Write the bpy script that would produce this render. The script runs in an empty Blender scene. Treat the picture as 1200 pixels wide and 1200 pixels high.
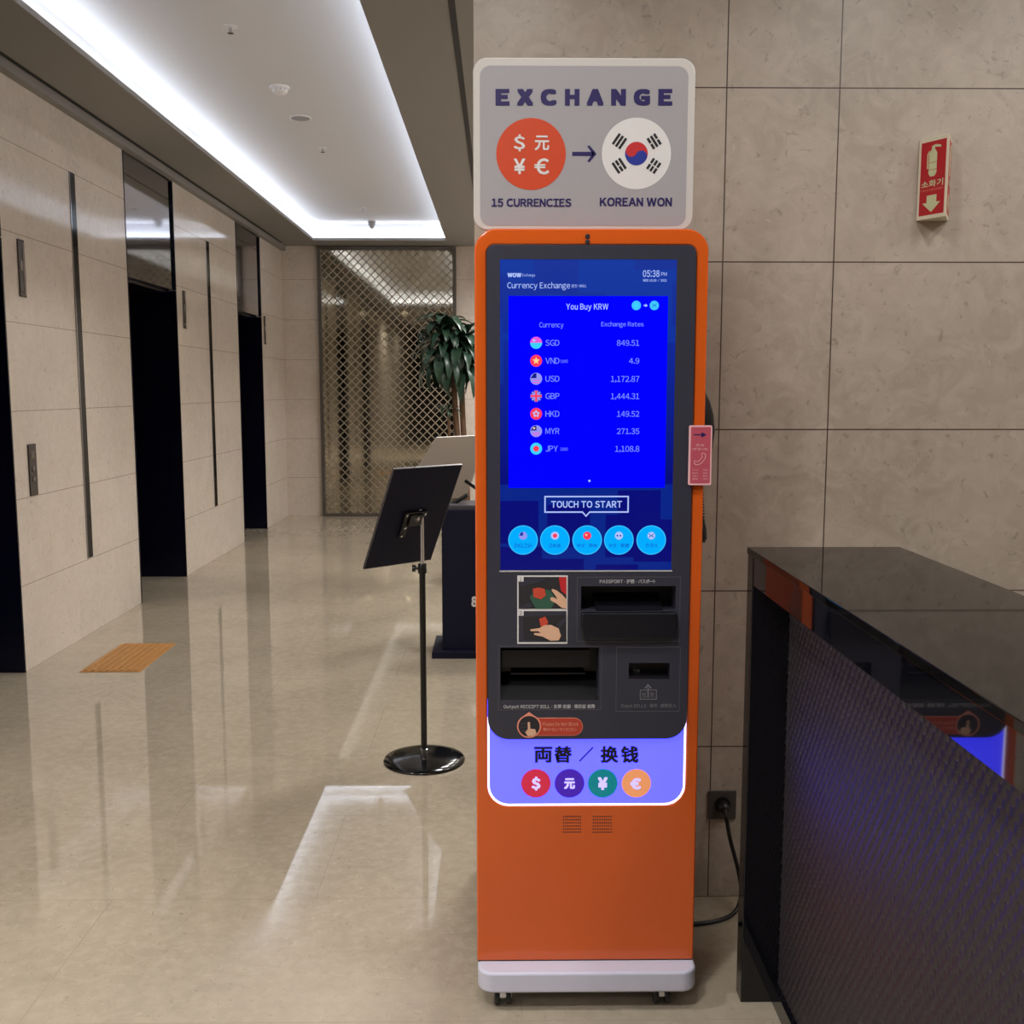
import bpy, bmesh, math, random
from mathutils import Vector, Matrix
import numpy as np

random.seed(7)
sc = bpy.context.scene
C = sc.collection
PI = math.pi

# ------------------------------------------------------------------ camera
H = 1.5
TILT = math.atan(143 / 1200)
YAW = math.atan(14 * math.cos(TILT) / 1200)
cd = bpy.data.cameras.new('camera')
cd.sensor_width = 36
cd.sensor_fit = 'HORIZONTAL'
cd.lens = 36.0
cd.clip_start = 0.05
cam = bpy.data.objects.new('camera', cd)
C.objects.link(cam)
cam.location = (0, 0, H)
cam.rotation_euler = (PI / 2 - TILT, 0, -YAW)
sc.camera = cam

# ------------------------------------------------------------------ world, exposure
w = bpy.data.worlds.new('world')
sc.world = w
w.use_nodes = True
w.node_tree.nodes['Background'].inputs[0].default_value = (0.9, 0.95, 1, 1)
w.node_tree.nodes['Background'].inputs[1].default_value = 0.0
vs = sc.view_settings
vs.view_transform = 'Standard'
vs.look = 'None'
vs.gamma = 1
vs.use_curve_mapping = False
vs.exposure = 0.0
cy = sc.cycles
cy.use_denoising = True
cy.max_bounces = 9
cy.diffuse_bounces = 5
cy.glossy_bounces = 6
cy.sample_clamp_indirect = 6
cy.caustics_reflective = False
cy.caustics_refractive = False

COVE_POWER = 21.0       # emission of the hidden strips in the ceiling cove
# ceiling lamps: (x, y, watts, source radius) - lobby downlights, then unseen fill added: stone wall washers, corridor row
DOWNLIGHTS_AND_FILL = [(-2.07, 1.7, 200, .10), (-2.07, -1.1, 110, .10), (-0.75, 0.7, 225, .15), (-0.55, -1.6, 80, .12), (1.25, -0.4, 20, .12),
              (1.25, -2.0, 30, .12), (0.0, 1.5, 58, .12), (1.35, 1.5, 52, .12), (2.1, 1.5, 50, .12), (2.9, 1.5, 54, .12)]  # washers at the end are unseen, added to brighten the stone wall
DOWNLIGHTS_AND_FILL += [(0.55, y, 255, .25) for y in (5.0, 6.6, 8.2, 9.8, 11.3)]  # unseen fill row, added to brighten the lift wall and corridor floor
for i, (x, y, wt, rad) in enumerate(DOWNLIGHTS_AND_FILL):
    ld = bpy.data.lights.new('downlight_and_fill', 'SPOT')
    ld.energy = wt
    ld.spot_size = math.radians(168 if y == 1.5 else 150)     # the added washers by the stone wall throw wide
    ld.spot_blend = 0.55 if y == 1.5 else 0.8
    ld.shadow_soft_size = rad
    ld.color = (1.0, 0.97, 0.945)
    lo = bpy.data.objects.new('downlight_and_fill', ld)
    C.objects.link(lo)
    lo.location = (x, y, 3.13)

# ------------------------------------------------------------------ pixel helper (turns a photo pixel into a point at its own depth)
_R = Vector((math.cos(YAW), -math.sin(YAW), 0))
_F = Vector((math.sin(YAW) * math.cos(TILT), math.cos(YAW) * math.cos(TILT), -math.sin(TILT)))
_U = _R.cross(_F)


def at(u, v, Y):
    d = _F + _R * ((u - 600) / 1200) - _U * ((v - 600) / 1200)
    return Vector((0, 0, H)) + d * (Y / d.y)


def bx(u0, v0, u1, v1, Y):
    """pixel box -> x0, z0, x1, z1 on the plane y = Y"""
    um, vm = (u0 + u1) / 2, (v0 + v1) / 2
    return at(u0, vm, Y).x, at(um, v1, Y).z, at(u1, vm, Y).x, at(um, v0, Y).z


# ------------------------------------------------------------------ materials
def lin(c):
    c = c / 255
    return c / 12.92 if c <= 0.04045 else ((c + 0.055) / 1.055) ** 2.4


def rgb(t):
    return (lin(t[0]), lin(t[1]), lin(t[2]), 1)


MATS = {}


def mat(name, col, rough=0.5, metal=0.0, emit=0.0, spec=0.5, coat=0.0, ecol=None, noise=0.0, nscale=8.0, ior=1.5):
    if name in MATS:
        return MATS[name]
    m = bpy.data.materials.new(name)
    m.use_nodes = True
    nt = m.node_tree
    b = nt.nodes['Principled BSDF']
    b.inputs['Base Color'].default_value = rgb(col)
    b.inputs['Roughness'].default_value = rough
    b.inputs['Metallic'].default_value = metal
    b.inputs['Specular IOR Level'].default_value = spec
    b.inputs['IOR'].default_value = ior
    b.inputs['Coat Weight'].default_value = coat
    b.inputs['Coat Roughness'].default_value = 0.05
    if emit:
        b.inputs['Emission Color'].default_value = rgb(ecol or col)
        b.inputs['Emission Strength'].default_value = emit
    if noise:
        tc = nt.nodes.new('ShaderNodeTexCoord')
        nz = nt.nodes.new('ShaderNodeTexNoise')
        nz.inputs['Scale'].default_value = nscale
        nz.inputs['Detail'].default_value = 5
        mx = nt.nodes.new('ShaderNodeMix')
        mx.data_type = 'RGBA'
        c = rgb(col)
        mx.inputs['A'].default_value = tuple(k * (1 - noise) for k in c[:3]) + (1,)
        mx.inputs['B'].default_value = tuple(min(1, k * (1 + noise)) for k in c[:3]) + (1,)
        nt.links.new(tc.outputs['Object'], nz.inputs['Vector'])
        nt.links.new(nz.outputs['Fac'], mx.inputs['Factor'])
        nt.links.new(mx.outputs['Result'], b.inputs['Base Color'])
    MATS[name] = m
    return m


class NT:
    """tiny node-building helper"""
    def __init__(s, m):
        s.nt = m.node_tree

    def n(s, t, **kw):
        nd = s.nt.nodes.new(t)
        for k, v in kw.items():
            setattr(nd, k, v)
        return nd

    def l(s, a, b):
        s.nt.links.new(a, b)

    def math(s, op, a, b=None, c=None):
        nd = s.n('ShaderNodeMath', operation=op)
        for i, x in enumerate((a, b, c)):
            if x is None:
                continue
            if isinstance(x, (int, float)):
                nd.inputs[i].default_value = x
            else:
                s.l(x, nd.inputs[i])
        return nd.outputs[0]

    def mix(s, f, a, b):
        nd = s.n('ShaderNodeMix', data_type='RGBA')
        for k, x in (('Factor', f), ('A', a), ('B', b)):
            i = nd.inputs[k]
            if k == 'Factor':
                i = nd.inputs[0]
            if isinstance(x, (int, float, tuple)):
                i.default_value = x
            else:
                s.l(x, i)
        return nd.outputs['Result']

    def ramp(s, f, stops):
        nd = s.n('ShaderNodeValToRGB')
        e = nd.color_ramp.elements
        while len(e) < len(stops):
            e.new(0.5)
        for k, (p, c) in enumerate(stops):
            e[k].position = p
            e[k].color = c
        s.l(f, nd.inputs[0])
        return nd.outputs[0]


def stone(name, base, dark, light, rough, xjoints=(), yjoints=(), xper=None, jz=0.463, jcol=(70, 58, 48), fleck=(205, 195, 180), jw=0.0022, ior=1.5):
    m = bpy.data.materials.new(name)
    m.use_nodes = True
    q = NT(m)
    b = m.node_tree.nodes['Principled BSDF']
    tc = q.n('ShaderNodeTexCoord')
    sep = q.n('ShaderNodeSeparateXYZ')
    q.l(tc.outputs['Object'], sep.inputs[0])
    X, Y, Z = sep.outputs

    def noise(scale, detail=6, dist=0.0, rough_=0.6):
        n = q.n('ShaderNodeTexNoise')
        n.inputs['Scale'].default_value = scale
        n.inputs['Detail'].default_value = detail
        n.inputs['Distortion'].default_value = dist
        n.inputs['Roughness'].default_value = rough_
        q.l(tc.outputs['Object'], n.inputs['Vector'])
        return n.outputs['Fac']
    big = q.ramp(noise(2.2, 8, 0.6), [(0.35, (0, 0, 0, 1)), (0.68, (1, 1, 1, 1))])
    col = q.mix(big, rgb(dark), rgb(base))
    med = q.ramp(noise(24 if xper else 11, 8, 0.4 if xper else 1.5), [(0.42, (0, 0, 0, 1)), (0.75, (1, 1, 1, 1))])
    col = q.mix(q.math('MULTIPLY', med, 0.6), col, rgb(light))
    # small pits and pale shell flecks
    pit = q.ramp(noise(70 if xper else 42, 3, 0.8), [(0.30, (1, 1, 1, 1)), (0.38, (0, 0, 0, 1))])
    col = q.mix(q.math('MULTIPLY', pit, 0.35), col, rgb(tuple(int(k * 0.6) for k in dark)))
    fl = q.ramp(noise(60 if xper else 26, 3, 0.8 if xper else 2.5), [(0.62 if xper else 0.70, (0, 0, 0, 1)), (0.76, (1, 1, 1, 1))])
    col = q.mix(q.math('MULTIPLY', fl, 0.55), col, rgb(fleck))
    mask = None

    def add(v):
        nonlocal mask
        mask = v if mask is None else q.math('MAXIMUM', mask, v)
    if jz:
        f = q.math('FRACT', q.math('DIVIDE', Z, jz))
        d = q.math('MULTIPLY', q.math('MINIMUM', f, q.math('SUBTRACT', 1.0, f)), jz)
        add(q.math('LESS_THAN', d, jw / 2))
    for xj in xjoints:
        add(q.math('LESS_THAN', q.math('ABSOLUTE', q.math('SUBTRACT', X, xj)), jw / 2))
    for yj in yjoints:
        add(q.math('LESS_THAN', q.math('ABSOLUTE', q.math('SUBTRACT', Y, yj)), jw / 2))
    if xper:      # floor slabs: (length along x, depth along y, y origin, x origin)
        L, D, y0, x0 = xper
        t = q.math('DIVIDE', q.math('SUBTRACT', Y, y0), D)
        f = q.math('FRACT', t)
        d = q.math('MULTIPLY', q.math('MINIMUM', f, q.math('SUBTRACT', 1.0, f)), D)
        add(q.math('LESS_THAN', d, jw / 2))
        row = q.math('FLOOR', t)
        off = q.math('MULTIPLY', q.math('MODULO', q.math('ADD', row, 100), 2), L / 2)
        g = q.math('FRACT', q.math('DIVIDE', q.math('ADD', q.math('SUBTRACT', X, x0), off), L))
        d2 = q.math('MULTIPLY', q.math('MINIMUM', g, q.math('SUBTRACT', 1.0, g)), L)
        add(q.math('LESS_THAN', d2, jw / 2))
    if mask is not None:
        col = q.mix(mask, col, rgb(jcol))
    q.l(col, b.inputs['Base Color'])
    b.inputs['Roughness'].default_value = rough
    b.inputs['IOR'].default_value = ior
    if xper:      # slabs in the lobby are honed, those in the corridor are polished
        e = q.math('ADD', Y, q.math('MULTIPLY', noise(5, 3), 0.12))
        mr = q.n('ShaderNodeMapRange')
        mr.inputs['From Min'].default_value = 2.45
        mr.inputs['From Max'].default_value = 2.95
        mr.inputs['To Min'].default_value = 0.34
        mr.inputs['To Max'].default_value = rough
        q.l(e, mr.inputs['Value'])
        q.l(mr.outputs[0], b.inputs['Roughness'])
    MATS[name] = m
    return m


# ------------------------------------------------------------------ mesh builder
class MB:
    def __init__(s):
        s.v, s.f, s.m = [], [], []

    def add(s, vs, fs, m=0):
        o = len(s.v)
        s.v += [tuple(p) for p in vs]
        for f in fs:
            s.f.append(tuple(i + o for i in f))
            s.m.append(m)
        return s

    def box(s, x0, x1, y0, y1, z0, z1, m=0):
        v = [(x, y, z) for x in (x0, x1) for y in (y0, y1) for z in (z0, z1)]
        return s.add(v, [(0, 1, 3, 2), (4, 6, 7, 5), (0, 4, 5, 1), (2, 3, 7, 6), (0, 2, 6, 4), (1, 5, 7, 3)], m)

    def prism(s, pts, a, b, m=0, plane='xz'):
        """extrude the outline between a and b along the axis normal to the plane"""
        n = len(pts)
        if plane == 'xz':
            f = lambda p, k: (p[0], k, p[1])
        elif plane == 'xy':
            f = lambda p, k: (p[0], p[1], k)
        else:
            f = lambda p, k: (k, p[0], p[1])
        v = [f(p, a) for p in pts] + [f(p, b) for p in pts]
        fs = [tuple(range(n)), tuple(range(2 * n - 1, n - 1, -1))]
        fs += [(i, (i + 1) % n, (i + 1) % n + n, i + n) for i in range(n)]
        return s.add(v, fs, m)

    def holed(s, outer, holes, y0, y1, m=0):
        """plate in the xz plane with holes, from y0 to y1"""
        bm = bmesh.new()
        es = []
        loops = []
        for lp in [outer] + list(holes):
            vv = [bm.verts.new((p[0], y0, p[1])) for p in lp]
            loops.append(vv)
            for i in range(len(vv)):
                es.append(bm.edges.new((vv[i], vv[(i + 1) % len(vv)])))
        bmesh.ops.triangle_fill(bm, use_beauty=True, use_dissolve=False, edges=es, normal=(0, -1, 0))
        bm.verts.index_update()
        nv = len(bm.verts)
        vs0 = [v.co.copy() for v in bm.verts]
        v = [tuple(c) for c in vs0] + [(c.x, y1, c.z) for c in vs0]
        fs = []
        for f in bm.faces:
            ix = [k.index for k in f.verts]
            fs.append(tuple(ix))
            fs.append(tuple(i + nv for i in reversed(ix)))
        for vv in loops:
            ix = [k.index for k in vv]
            for i in range(len(ix)):
                a, b = ix[i], ix[(i + 1) % len(ix)]
                fs.append((a, b, b + nv, a + nv))
        bm.free()
        return s.add(v, fs, m)

    def disc(s, cx, cz, r, y0, y1, m=0, n=40, rz=None):
        return s.prism([(cx + r * math.cos(2 * PI * i / n), cz + (rz or r) * math.sin(2 * PI * i / n)) for i in range(n)], y0, y1, m)

    def tube(s, path, r, n=10, m=0, caps=True):
        path = [Vector(p) for p in path]
        rs = r if isinstance(r, (list, tuple)) else [r] * len(path)
        t0 = (path[1] - path[0]).normalized()
        up = Vector((0, 0, 1)) if abs(t0.z) < 0.9 else Vector((1, 0, 0))
        nrm = (up - t0 * up.dot(t0)).normalized()
        v = []
        for i, p in enumerate(path):
            t = (path[min(i + 1, len(path) - 1)] - path[max(i - 1, 0)]).normalized()
            nrm = (nrm - t * nrm.dot(t)).normalized()
            bi = t.cross(nrm)
            rr = rs[i] if not isinstance(rs[i], (list, tuple)) else 1
            ra, rb = (rs[i] if isinstance(rs[i], (list, tuple)) else (rr, rr))
            for k in range(n):
                a = 2 * PI * k / n
                v.append(p + nrm * (ra * math.cos(a)) + bi * (rb * math.sin(a)))
        fs = []
        for i in range(len(path) - 1):
            for k in range(n):
                a, b = i * n + k, i * n + (k + 1) % n
                fs.append((a, b, b + n, a + n))
        if caps:
            fs.append(tuple(range(n - 1, -1, -1)))
            L = (len(path) - 1) * n
            fs.append(tuple(range(L, L + n)))
        return s.add(v, fs, m)

    def lathe(s, prof, c, n=32, m=0, axis='z'):
        v = []
        for r, h in prof:
            for k in range(n):
                a = 2 * PI * k / n
                p = (r * math.cos(a), r * math.sin(a), h)
                if axis == 'x':
                    p = (p[2], p[0], p[1])
                elif axis == 'y':
                    p = (p[0], p[2], p[1])
                v.append((c[0] + p[0], c[1] + p[1], c[2] + p[2]))
        fs = []
        for i in range(len(prof) - 1):
            for k in range(n):
                a, b = i * n + k, i * n + (k + 1) % n
                fs.append((a, b, b + n, a + n))
        fs.append(tuple(range(n - 1, -1, -1)))
        L = (len(prof) - 1) * n
        fs.append(tuple(range(L, L + n)))
        return s.add(v, fs, m)

    def text(s, body, box, y, m=0, bold=0.0, thick=0.0004, hfit=True):
        """lettering fitted into box (x0,z0,x1,z1) on the plane y"""
        vs, fs = text_mesh(body, min(bold, .012))
        extra = max(0.0, bold - .012) * 1.6
        if extra > .004:                                   # heavier strokes: the outline repeated a hair to each side
            n0, base_f = len(vs), list(fs)
            base_v = list(vs)
            vs, fs = list(vs), list(fs)
            for dx, dz in [(i * extra, k * extra * .8) for i in (-1, 0, 1) for k in (-1, 0, 1) if i or k]:
                o0 = len(vs)
                vs += [(p[0] + dx, p[1] + dz) for p in base_v]
                fs += [tuple(i + o0 for i in f) for f in base_f]
        else:
            n0 = len(vs)
        xs = [p[0] for p in vs]
        zs = [p[1] for p in vs]
        if not xs:
            return s
        x0, z0, x1, z1 = box
        w_, h_ = max(xs) - min(xs), max(zs) - min(zs)
        kz = (z1 - z0) / max(h_, 1e-6)
        kx = (x1 - x0) / max(w_, 1e-6)
        pts = [((p[0] - min(xs)) * kx + x0, (p[1] - min(zs)) * kz + z0) for p in vs]
        n = len(pts)
        return s.add([(p[0], y - .00004 * (i // n0), p[1]) for i, p in enumerate(pts)], fs, m)

    def xf(s, M):
        s.v = [tuple(M @ Vector(p)) for p in s.v]
        return s

    def build(s, name, mats, parent=None, bevel=0.0, seg=2, smooth=None, recalc=True):
        me = bpy.data.meshes.new(name)
        me.from_pydata(s.v, [], s.f)
        for k in (mats if isinstance(mats, (list, tuple)) else [mats]):
            me.materials.append(MATS[k])
        me.polygons.foreach_set('material_index', s.m)
        if recalc:
            bm = bmesh.new()
            bm.from_mesh(me)
            bmesh.ops.recalc_face_normals(bm, faces=bm.faces)
            bm.to_mesh(me)
            bm.free()
        if smooth is not None:
            me.polygons.foreach_set('use_smooth', [True] * len(me.polygons))
            me.set_sharp_from_angle(angle=math.radians(smooth))
        me.update()
        o = bpy.data.objects.new(name, me)
        C.objects.link(o)
        if bevel:
            md = o.modifiers.new('bevel', 'BEVEL')
            md.width = bevel
            md.segments = seg
            md.limit_method = 'ANGLE'
            md.angle_limit = math.radians(50)
            md.harden_normals = False
        if parent is not None:
            o.parent = parent
            o.matrix_parent_inverse = pinv(parent)
        return o


def pinv(p):
    """inverse of the parent's world transform (only translations are used here)"""
    t = Vector((0, 0, 0))
    q = p
    while q is not None:
        t += q.location
        if q.parent is not None:
            t += q.matrix_parent_inverse.translation
        q = q.parent
    return Matrix.Translation(-t)


_tc = {}


def glyph(ch, bold):
    if (ch, bold) in _tc:
        return _tc[(ch, bold)]
    if ch == '€':                       # drawn as a C with two bars
        vs, fs = glyph('C', bold)
        xs, zs = [p[0] for p in vs], [p[1] for p in vs]
        x0, w_, z0, h_ = min(xs), max(xs) - min(xs), min(zs), max(zs) - min(zs)
        vs, fs = list(vs), list(fs)
        for k in (.40, .55):
            for a_, b_ in ((-.18, .01), (.2, .68)):
                o_ = len(vs)
                vs += [(x0 + a_ * w_, z0 + k * h_), (x0 + b_ * w_, z0 + k * h_), (x0 + b_ * w_, z0 + (k + .085) * h_), (x0 + a_ * w_, z0 + (k + .085) * h_)]
                fs.append((o_, o_ + 1, o_ + 2, o_ + 3))
        _tc[(ch, bold)] = (vs, fs)
        return vs, fs
    cu = bpy.data.curves.new('lettering_curve', 'FONT')
    o_ = ord(ch)
    cu.body = chr(o_ + 0xFEE0) if 0x21 <= o_ <= 0x7E else ch     # full-width forms come in the plain sans face
    cu.size = 1
    cu.resolution_u = 3
    cu.offset = bold
    ob = bpy.data.objects.new('lettering_curve', cu)
    C.objects.link(ob)
    dg = bpy.context.evaluated_depsgraph_get()
    dg.update()
    me = ob.evaluated_get(dg).to_mesh()
    vs = [(v.co.x, v.co.y) for v in me.vertices]
    fs = [tuple(p.vertices) for p in me.polygons]
    ob.evaluated_get(dg).to_mesh_clear()
    bpy.data.objects.remove(ob)
    bpy.data.curves.remove(cu)
    _tc[(ch, bold)] = (vs, fs)
    return vs, fs


def text_mesh(body, bold=0.0):
    """letters set side by side with even gaps"""
    V, Fc, x = [], [], 0.0
    for ch in body:
        if ch == ' ':
            x += 0.3
            continue
        vs, fs = glyph(ch, bold)
        if not vs:
            x += 0.3
            continue
        lo = min(p[0] for p in vs)
        hi = max(p[0] for p in vs)
        o_ = len(V)
        V += [(p[0] - lo + x, p[1]) for p in vs]
        Fc += [tuple(i + o_ for i in f) for f in fs]
        x += hi - lo + max(0, bold) * 2.4 + (0.08 if ord(ch) < 0x2000 else 0.06)
    return V, Fc


def rrect(x0, z0, x1, z1, r, n=8):
    """rounded rectangle, r = one radius or (bl, br, tr, tl)"""
    if not isinstance(r, (list, tuple)):
        r = (r,) * 4
    out = []
    for (cx, cz, a0), k in zip(((x0, z0, PI), (x1, z0, 1.5 * PI), (x1, z1, 0), (x0, z1, 0.5 * PI)), r):
        sx = 1 if cx == x0 else -1
        sz = 1 if cz == z0 else -1
        if k <= 0:
            out.append((cx, cz))
            continue
        for i in range(n + 1):
            a = a0 + 0.5 * PI * i / n
            out.append((cx + sx * k + k * math.cos(a), cz + sz * k + k * math.sin(a)))
    return out


def thing(name, label, cat, loc, group=None):
    o = bpy.data.objects.new(name, None)
    o.empty_display_size = 0.1
    C.objects.link(o)
    o.location = loc
    return tag(o, label, cat, group)


def tag(o, label, cat, group=None):
    o['label'] = label
    o['category'] = cat
    if group:
        o['group'] = group
    return o


def structure(o, label=None):
    o['kind'] = 'structure'
    if label:
        o['label'] = label
    return o


def copy_thing(root, loc, label):
    r = root.copy()
    C.objects.link(r)
    r.location = loc
    r['label'] = label
    for ch in root.children:
        c = ch.copy()
        C.objects.link(c)
        c.parent = r
        c.matrix_parent_inverse = ch.matrix_parent_inverse.copy()
        for g in ch.children:
            d = g.copy()
            C.objects.link(d)
            d.parent = c
            d.matrix_parent_inverse = g.matrix_parent_inverse.copy()
    return r


# ------------------------------------------------------------------ palette
stone('left_stone', (210, 200, 189), (200, 190, 178), (220, 211, 201), 0.085, jcol=(150, 137, 122), jw=0.004)
stone('right_stone', (178, 165, 151), (160, 148, 134), (194, 183, 170), 0.38, xjoints=(0.617, 0.925, 1.83, 2.14), jcol=(62, 48, 38), jw=0.0034)
stone('floor_stone', (174, 162, 142), (160, 149, 130), (188, 177, 158), 0.015, jz=None, xper=(1.2, 0.6, 2.89, -0.55), jcol=(156, 143, 124), jw=0.0028, ior=1.95, fleck=(205, 194, 172))
mat('ceiling_paint', (134, 131, 128), 0.8)
mat('cove_paint', (206, 205, 205), 0.85)
mat('led', (255, 255, 255), 0.5, emit=COVE_POWER, ecol=(228, 238, 255))
mat('black_slot', (12, 12, 13), 0.6)
mat('dark_steel', (9, 11, 30), 0.25, spec=0.25)
mat('door_steel', (5, 6, 22), 0.3, spec=0.2)
mat('mirror_steel', (150, 150, 156), 0.05, metal=1.0)
mat('smoked_steel', (196, 196, 202), 0.06, metal=1.0)
mat('slot_glass', (10, 10, 12), 0.08, spec=0.12)
mat('chrome', (205, 205, 210), 0.15, metal=1.0)
mat('bronze_mirror', (176, 168, 150), 0.05, metal=1.0)
mat('champagne', (164, 154, 136), 0.35, metal=0.4)
mat('bronze_frame', (104, 99, 94), 0.4, metal=0.6)
mat('near_dark', (30, 32, 40), 0.25)
mat('orange', (208, 90, 28), 0.22, coat=0.4)
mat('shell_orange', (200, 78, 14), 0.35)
mat('panel_grey', (50, 50, 62), 0.38)
mat('tray_black', (9, 9, 12), 0.35)
mat('tray_grey', (17, 17, 24), 0.3)
mat('white_plastic', (200, 202, 220), 0.4)
mat('caster_black', (14, 14, 15), 0.45)
mat('sign_white', (196, 192, 188), 0.35)
mat('sign_grey', (158, 156, 160), 0.35)
mat('navy_ink', (28, 13, 84), 0.5)
mat('sign_orange', (196, 66, 28), 0.45)
mat('paper_white', (212, 210, 210), 0.5)
mat('flag_red', (186, 34, 40), 0.5)
mat('flag_blue', (24, 44, 140), 0.5)
mat('ink_black', (22, 20, 26), 0.5)
mat('label_grey', (176, 176, 178), 0.5)
mat('label_dim', (112, 112, 118), 0.5)
mat('rule_grey', (84, 85, 92), 0.5)
mat('sticker_red', (178, 62, 44), 0.45)
mat('sticker_line', (222, 140, 120), 0.45)
mat('tag_pink', (176, 74, 92), 0.5)
mat('tag_edge', (224, 176, 182), 0.5)
mat('skin_print', (214, 170, 140), 0.6)
mat('green_print', (44, 84, 66), 0.6)
mat('red_print', (190, 66, 44), 0.6)
mat('dark_print', (34, 32, 36), 0.6)
mat('rubber_black', (13, 13, 16), 0.4)
mat('coin_red', (200, 40, 70), 0.4, emit=0.35)
mat('coin_violet', (60, 24, 160), 0.4, emit=0.6)
mat('coin_teal', (0, 120, 130), 0.4, emit=0.5)
mat('coin_orange', (228, 150, 100), 0.4, emit=0.45)
mat('coin_ink', (190, 180, 255), 0.4, emit=0.8)
mat('lightbox', (118, 118, 255), 0.4, emit=1.0, ecol=(115, 118, 255))
MATS['lightbox'].node_tree.nodes['Principled BSDF'].inputs['Emission Color'].default_value = (0.031, 0.032, 1.0, 1)
MATS['lightbox'].node_tree.nodes['Principled BSDF'].inputs['Emission Strength'].default_value = 4.4
MATS['lightbox'].node_tree.nodes['Principled BSDF'].inputs['Base Color'].default_value = (0.1, 0.1, 0.3, 1)
mat('led_edge', (225, 220, 255), 0.4, emit=2.4)


def screen_mat(name, col, s=1.0):
    m = mat(name, (2, 2, 4), 0.12, emit=s, ecol=col, spec=0.3)
    return m


screen_mat('scr_blue', (0, 0, 255), 1.3)
screen_mat('scr_white', (176, 196, 255), 1.0)
screen_mat('scr_soft', (130, 150, 255), 1.0)
screen_mat('scr_cyan', (0, 165, 255), 1.1)
screen_mat('scr_rim', (60, 190, 255), 1.1)
screen_mat('scr_ink', (16, 60, 170), 0.9)
screen_mat('scr_red', (255, 60, 90), 1.0)
screen_mat('scr_pink', (235, 90, 220), 1.0)
screen_mat('scr_ice', (60, 210, 255), 1.0)
screen_mat('scr_gold', (255, 210, 150), 1.0)
screen_mat('scr_lilac', (150, 150, 240), 1.0)
screen_mat('scr_navy', (20, 30, 140), 1.0)
# the screen's picture: a blue field, a little lighter towards its top, with a faint skyline
m = bpy.data.materials.new('scr_back')
m.use_nodes = True
q = NT(m)
b = m.node_tree.nodes['Principled BSDF']
b.inputs['Base Color'].default_value = (0.002, 0.002, 0.004, 1)
b.inputs['Roughness'].default_value = 0.12
tc = q.n('ShaderNodeTexCoord')
sp = q.n('ShaderNodeSeparateXYZ')
q.l(tc.outputs['Object'], sp.inputs[0])
t = q.math('DIVIDE', q.math('SUBTRACT', sp.outputs[2], 1.08), 0.712)
col = q.ramp(t, [(0.0, rgb((4, 8, 110))), (0.3, rgb((4, 10, 120))), (0.75, rgb((14, 40, 150))), (1.0, rgb((26, 52, 150)))])
vo = q.n('ShaderNodeTexVoronoi', feature='F1', distance='CHEBYCHEV')
vo.inputs['Scale'].default_value = 9
q.l(tc.outputs['Object'], vo.inputs['Vector'])
sk = q.math('MULTIPLY', q.math('GREATER_THAN', vo.outputs['Distance'], 0.45), 0.25)
col = q.mix(sk, col, rgb((10, 70, 175)))
q.l(col, b.inputs['Emission Color'])
b.inputs['Emission Strength'].default_value = 1.0
MATS['scr_back'] = m

mat('counter_black', (13, 13, 18), 0.03, ior=1.55)
mat('counter_top', (14, 13, 13), 0.03, ior=1.28)
mat('counter_scale', (70, 66, 70), 0.44, metal=0.75)
mat('board_navy', (14, 15, 38), 0.6, spec=0.2)
mat('board_edge', (70, 66, 72), 0.4)
mat('stand_black', (9, 9, 11), 0.3)
mat('base_black', (8, 8, 9), 0.12)
mat('podium_navy', (15, 16, 38), 0.6, spec=0.2)
mat('board_white', (172, 165, 158), 0.5)
mat('leaf', (40, 66, 50), 0.35, noise=0.5, nscale=9)
mat('trunk', (96, 70, 50), 0.8, noise=0.4, nscale=30)
mat('pot_grey', (70, 66, 62), 0.6)
mat('soil', (40, 30, 22), 0.9, noise=0.5, nscale=60)
mat('tactile', (178, 128, 70), 0.5, noise=0.15, nscale=20)
mat('ext_red', (184, 22, 34), 0.4)
mat('ext_cream', (226, 221, 198), 0.5)
mat('ext_glow', (206, 212, 170), 0.5)
mat('fixture_white', (226, 224, 222), 0.5)
mat('fixture_grey', (150, 148, 148), 0.5)
mat('lamp_disc', (255, 240, 220), 0.5, emit=22.0, ecol=(255, 238, 214))
mat('outlet_grey', (70, 64, 60), 0.45)
mat('plate_steel', (120, 112, 106), 0.3, metal=0.8)
mat('plate_dark', (52, 46, 46), 0.25)
mat('plate_lit', (210, 205, 200), 0.4)

# ------------------------------------------------------------------ the room
XL, YF, ZC = -2.54, 12.2, 3.16
BAYS = [(4.31, 5.37), (7.15, 8.21), (10.10, 11.10)]
structure(MB().box(-3.2, 3.3, -5.1, 12.5, -0.05, 0).build('floor', 'floor_stone'), 'polished beige stone floor')
wl = MB()
ed = [-5.0] + [k for bq in BAYS for k in bq] + [YF]
for a, b_ in zip(ed[0::2], ed[1::2]):
    wl.box(-3.1, XL, a, b_, 0, ZC)
structure(wl.build('wall_left', 'left_stone'), 'pale polished stone lift wall')
structure(MB().box(-3.1, 1.2, YF, YF + 0.2, 0, ZC).build('wall_far', 'left_stone'))
structure(MB().box(-0.07, 3.2, 2.89, 3.09, 0, ZC + 0.3).build('wall_right', 'right_stone'), 'beige stone wall behind the kiosk')
structure(MB().box(1.0, 1.2, 3.09, YF, 0, ZC).build('wall_corridor', 'left_stone'))
structure(MB().box(3.2, 3.4, -5, 2.89, 0, ZC).build('wall_side', 'right_stone'))
structure(MB().box(-3.1, 3.3, -5.2, -5.0, 0, ZC).build('wall_near', 'near_dark'))

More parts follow.
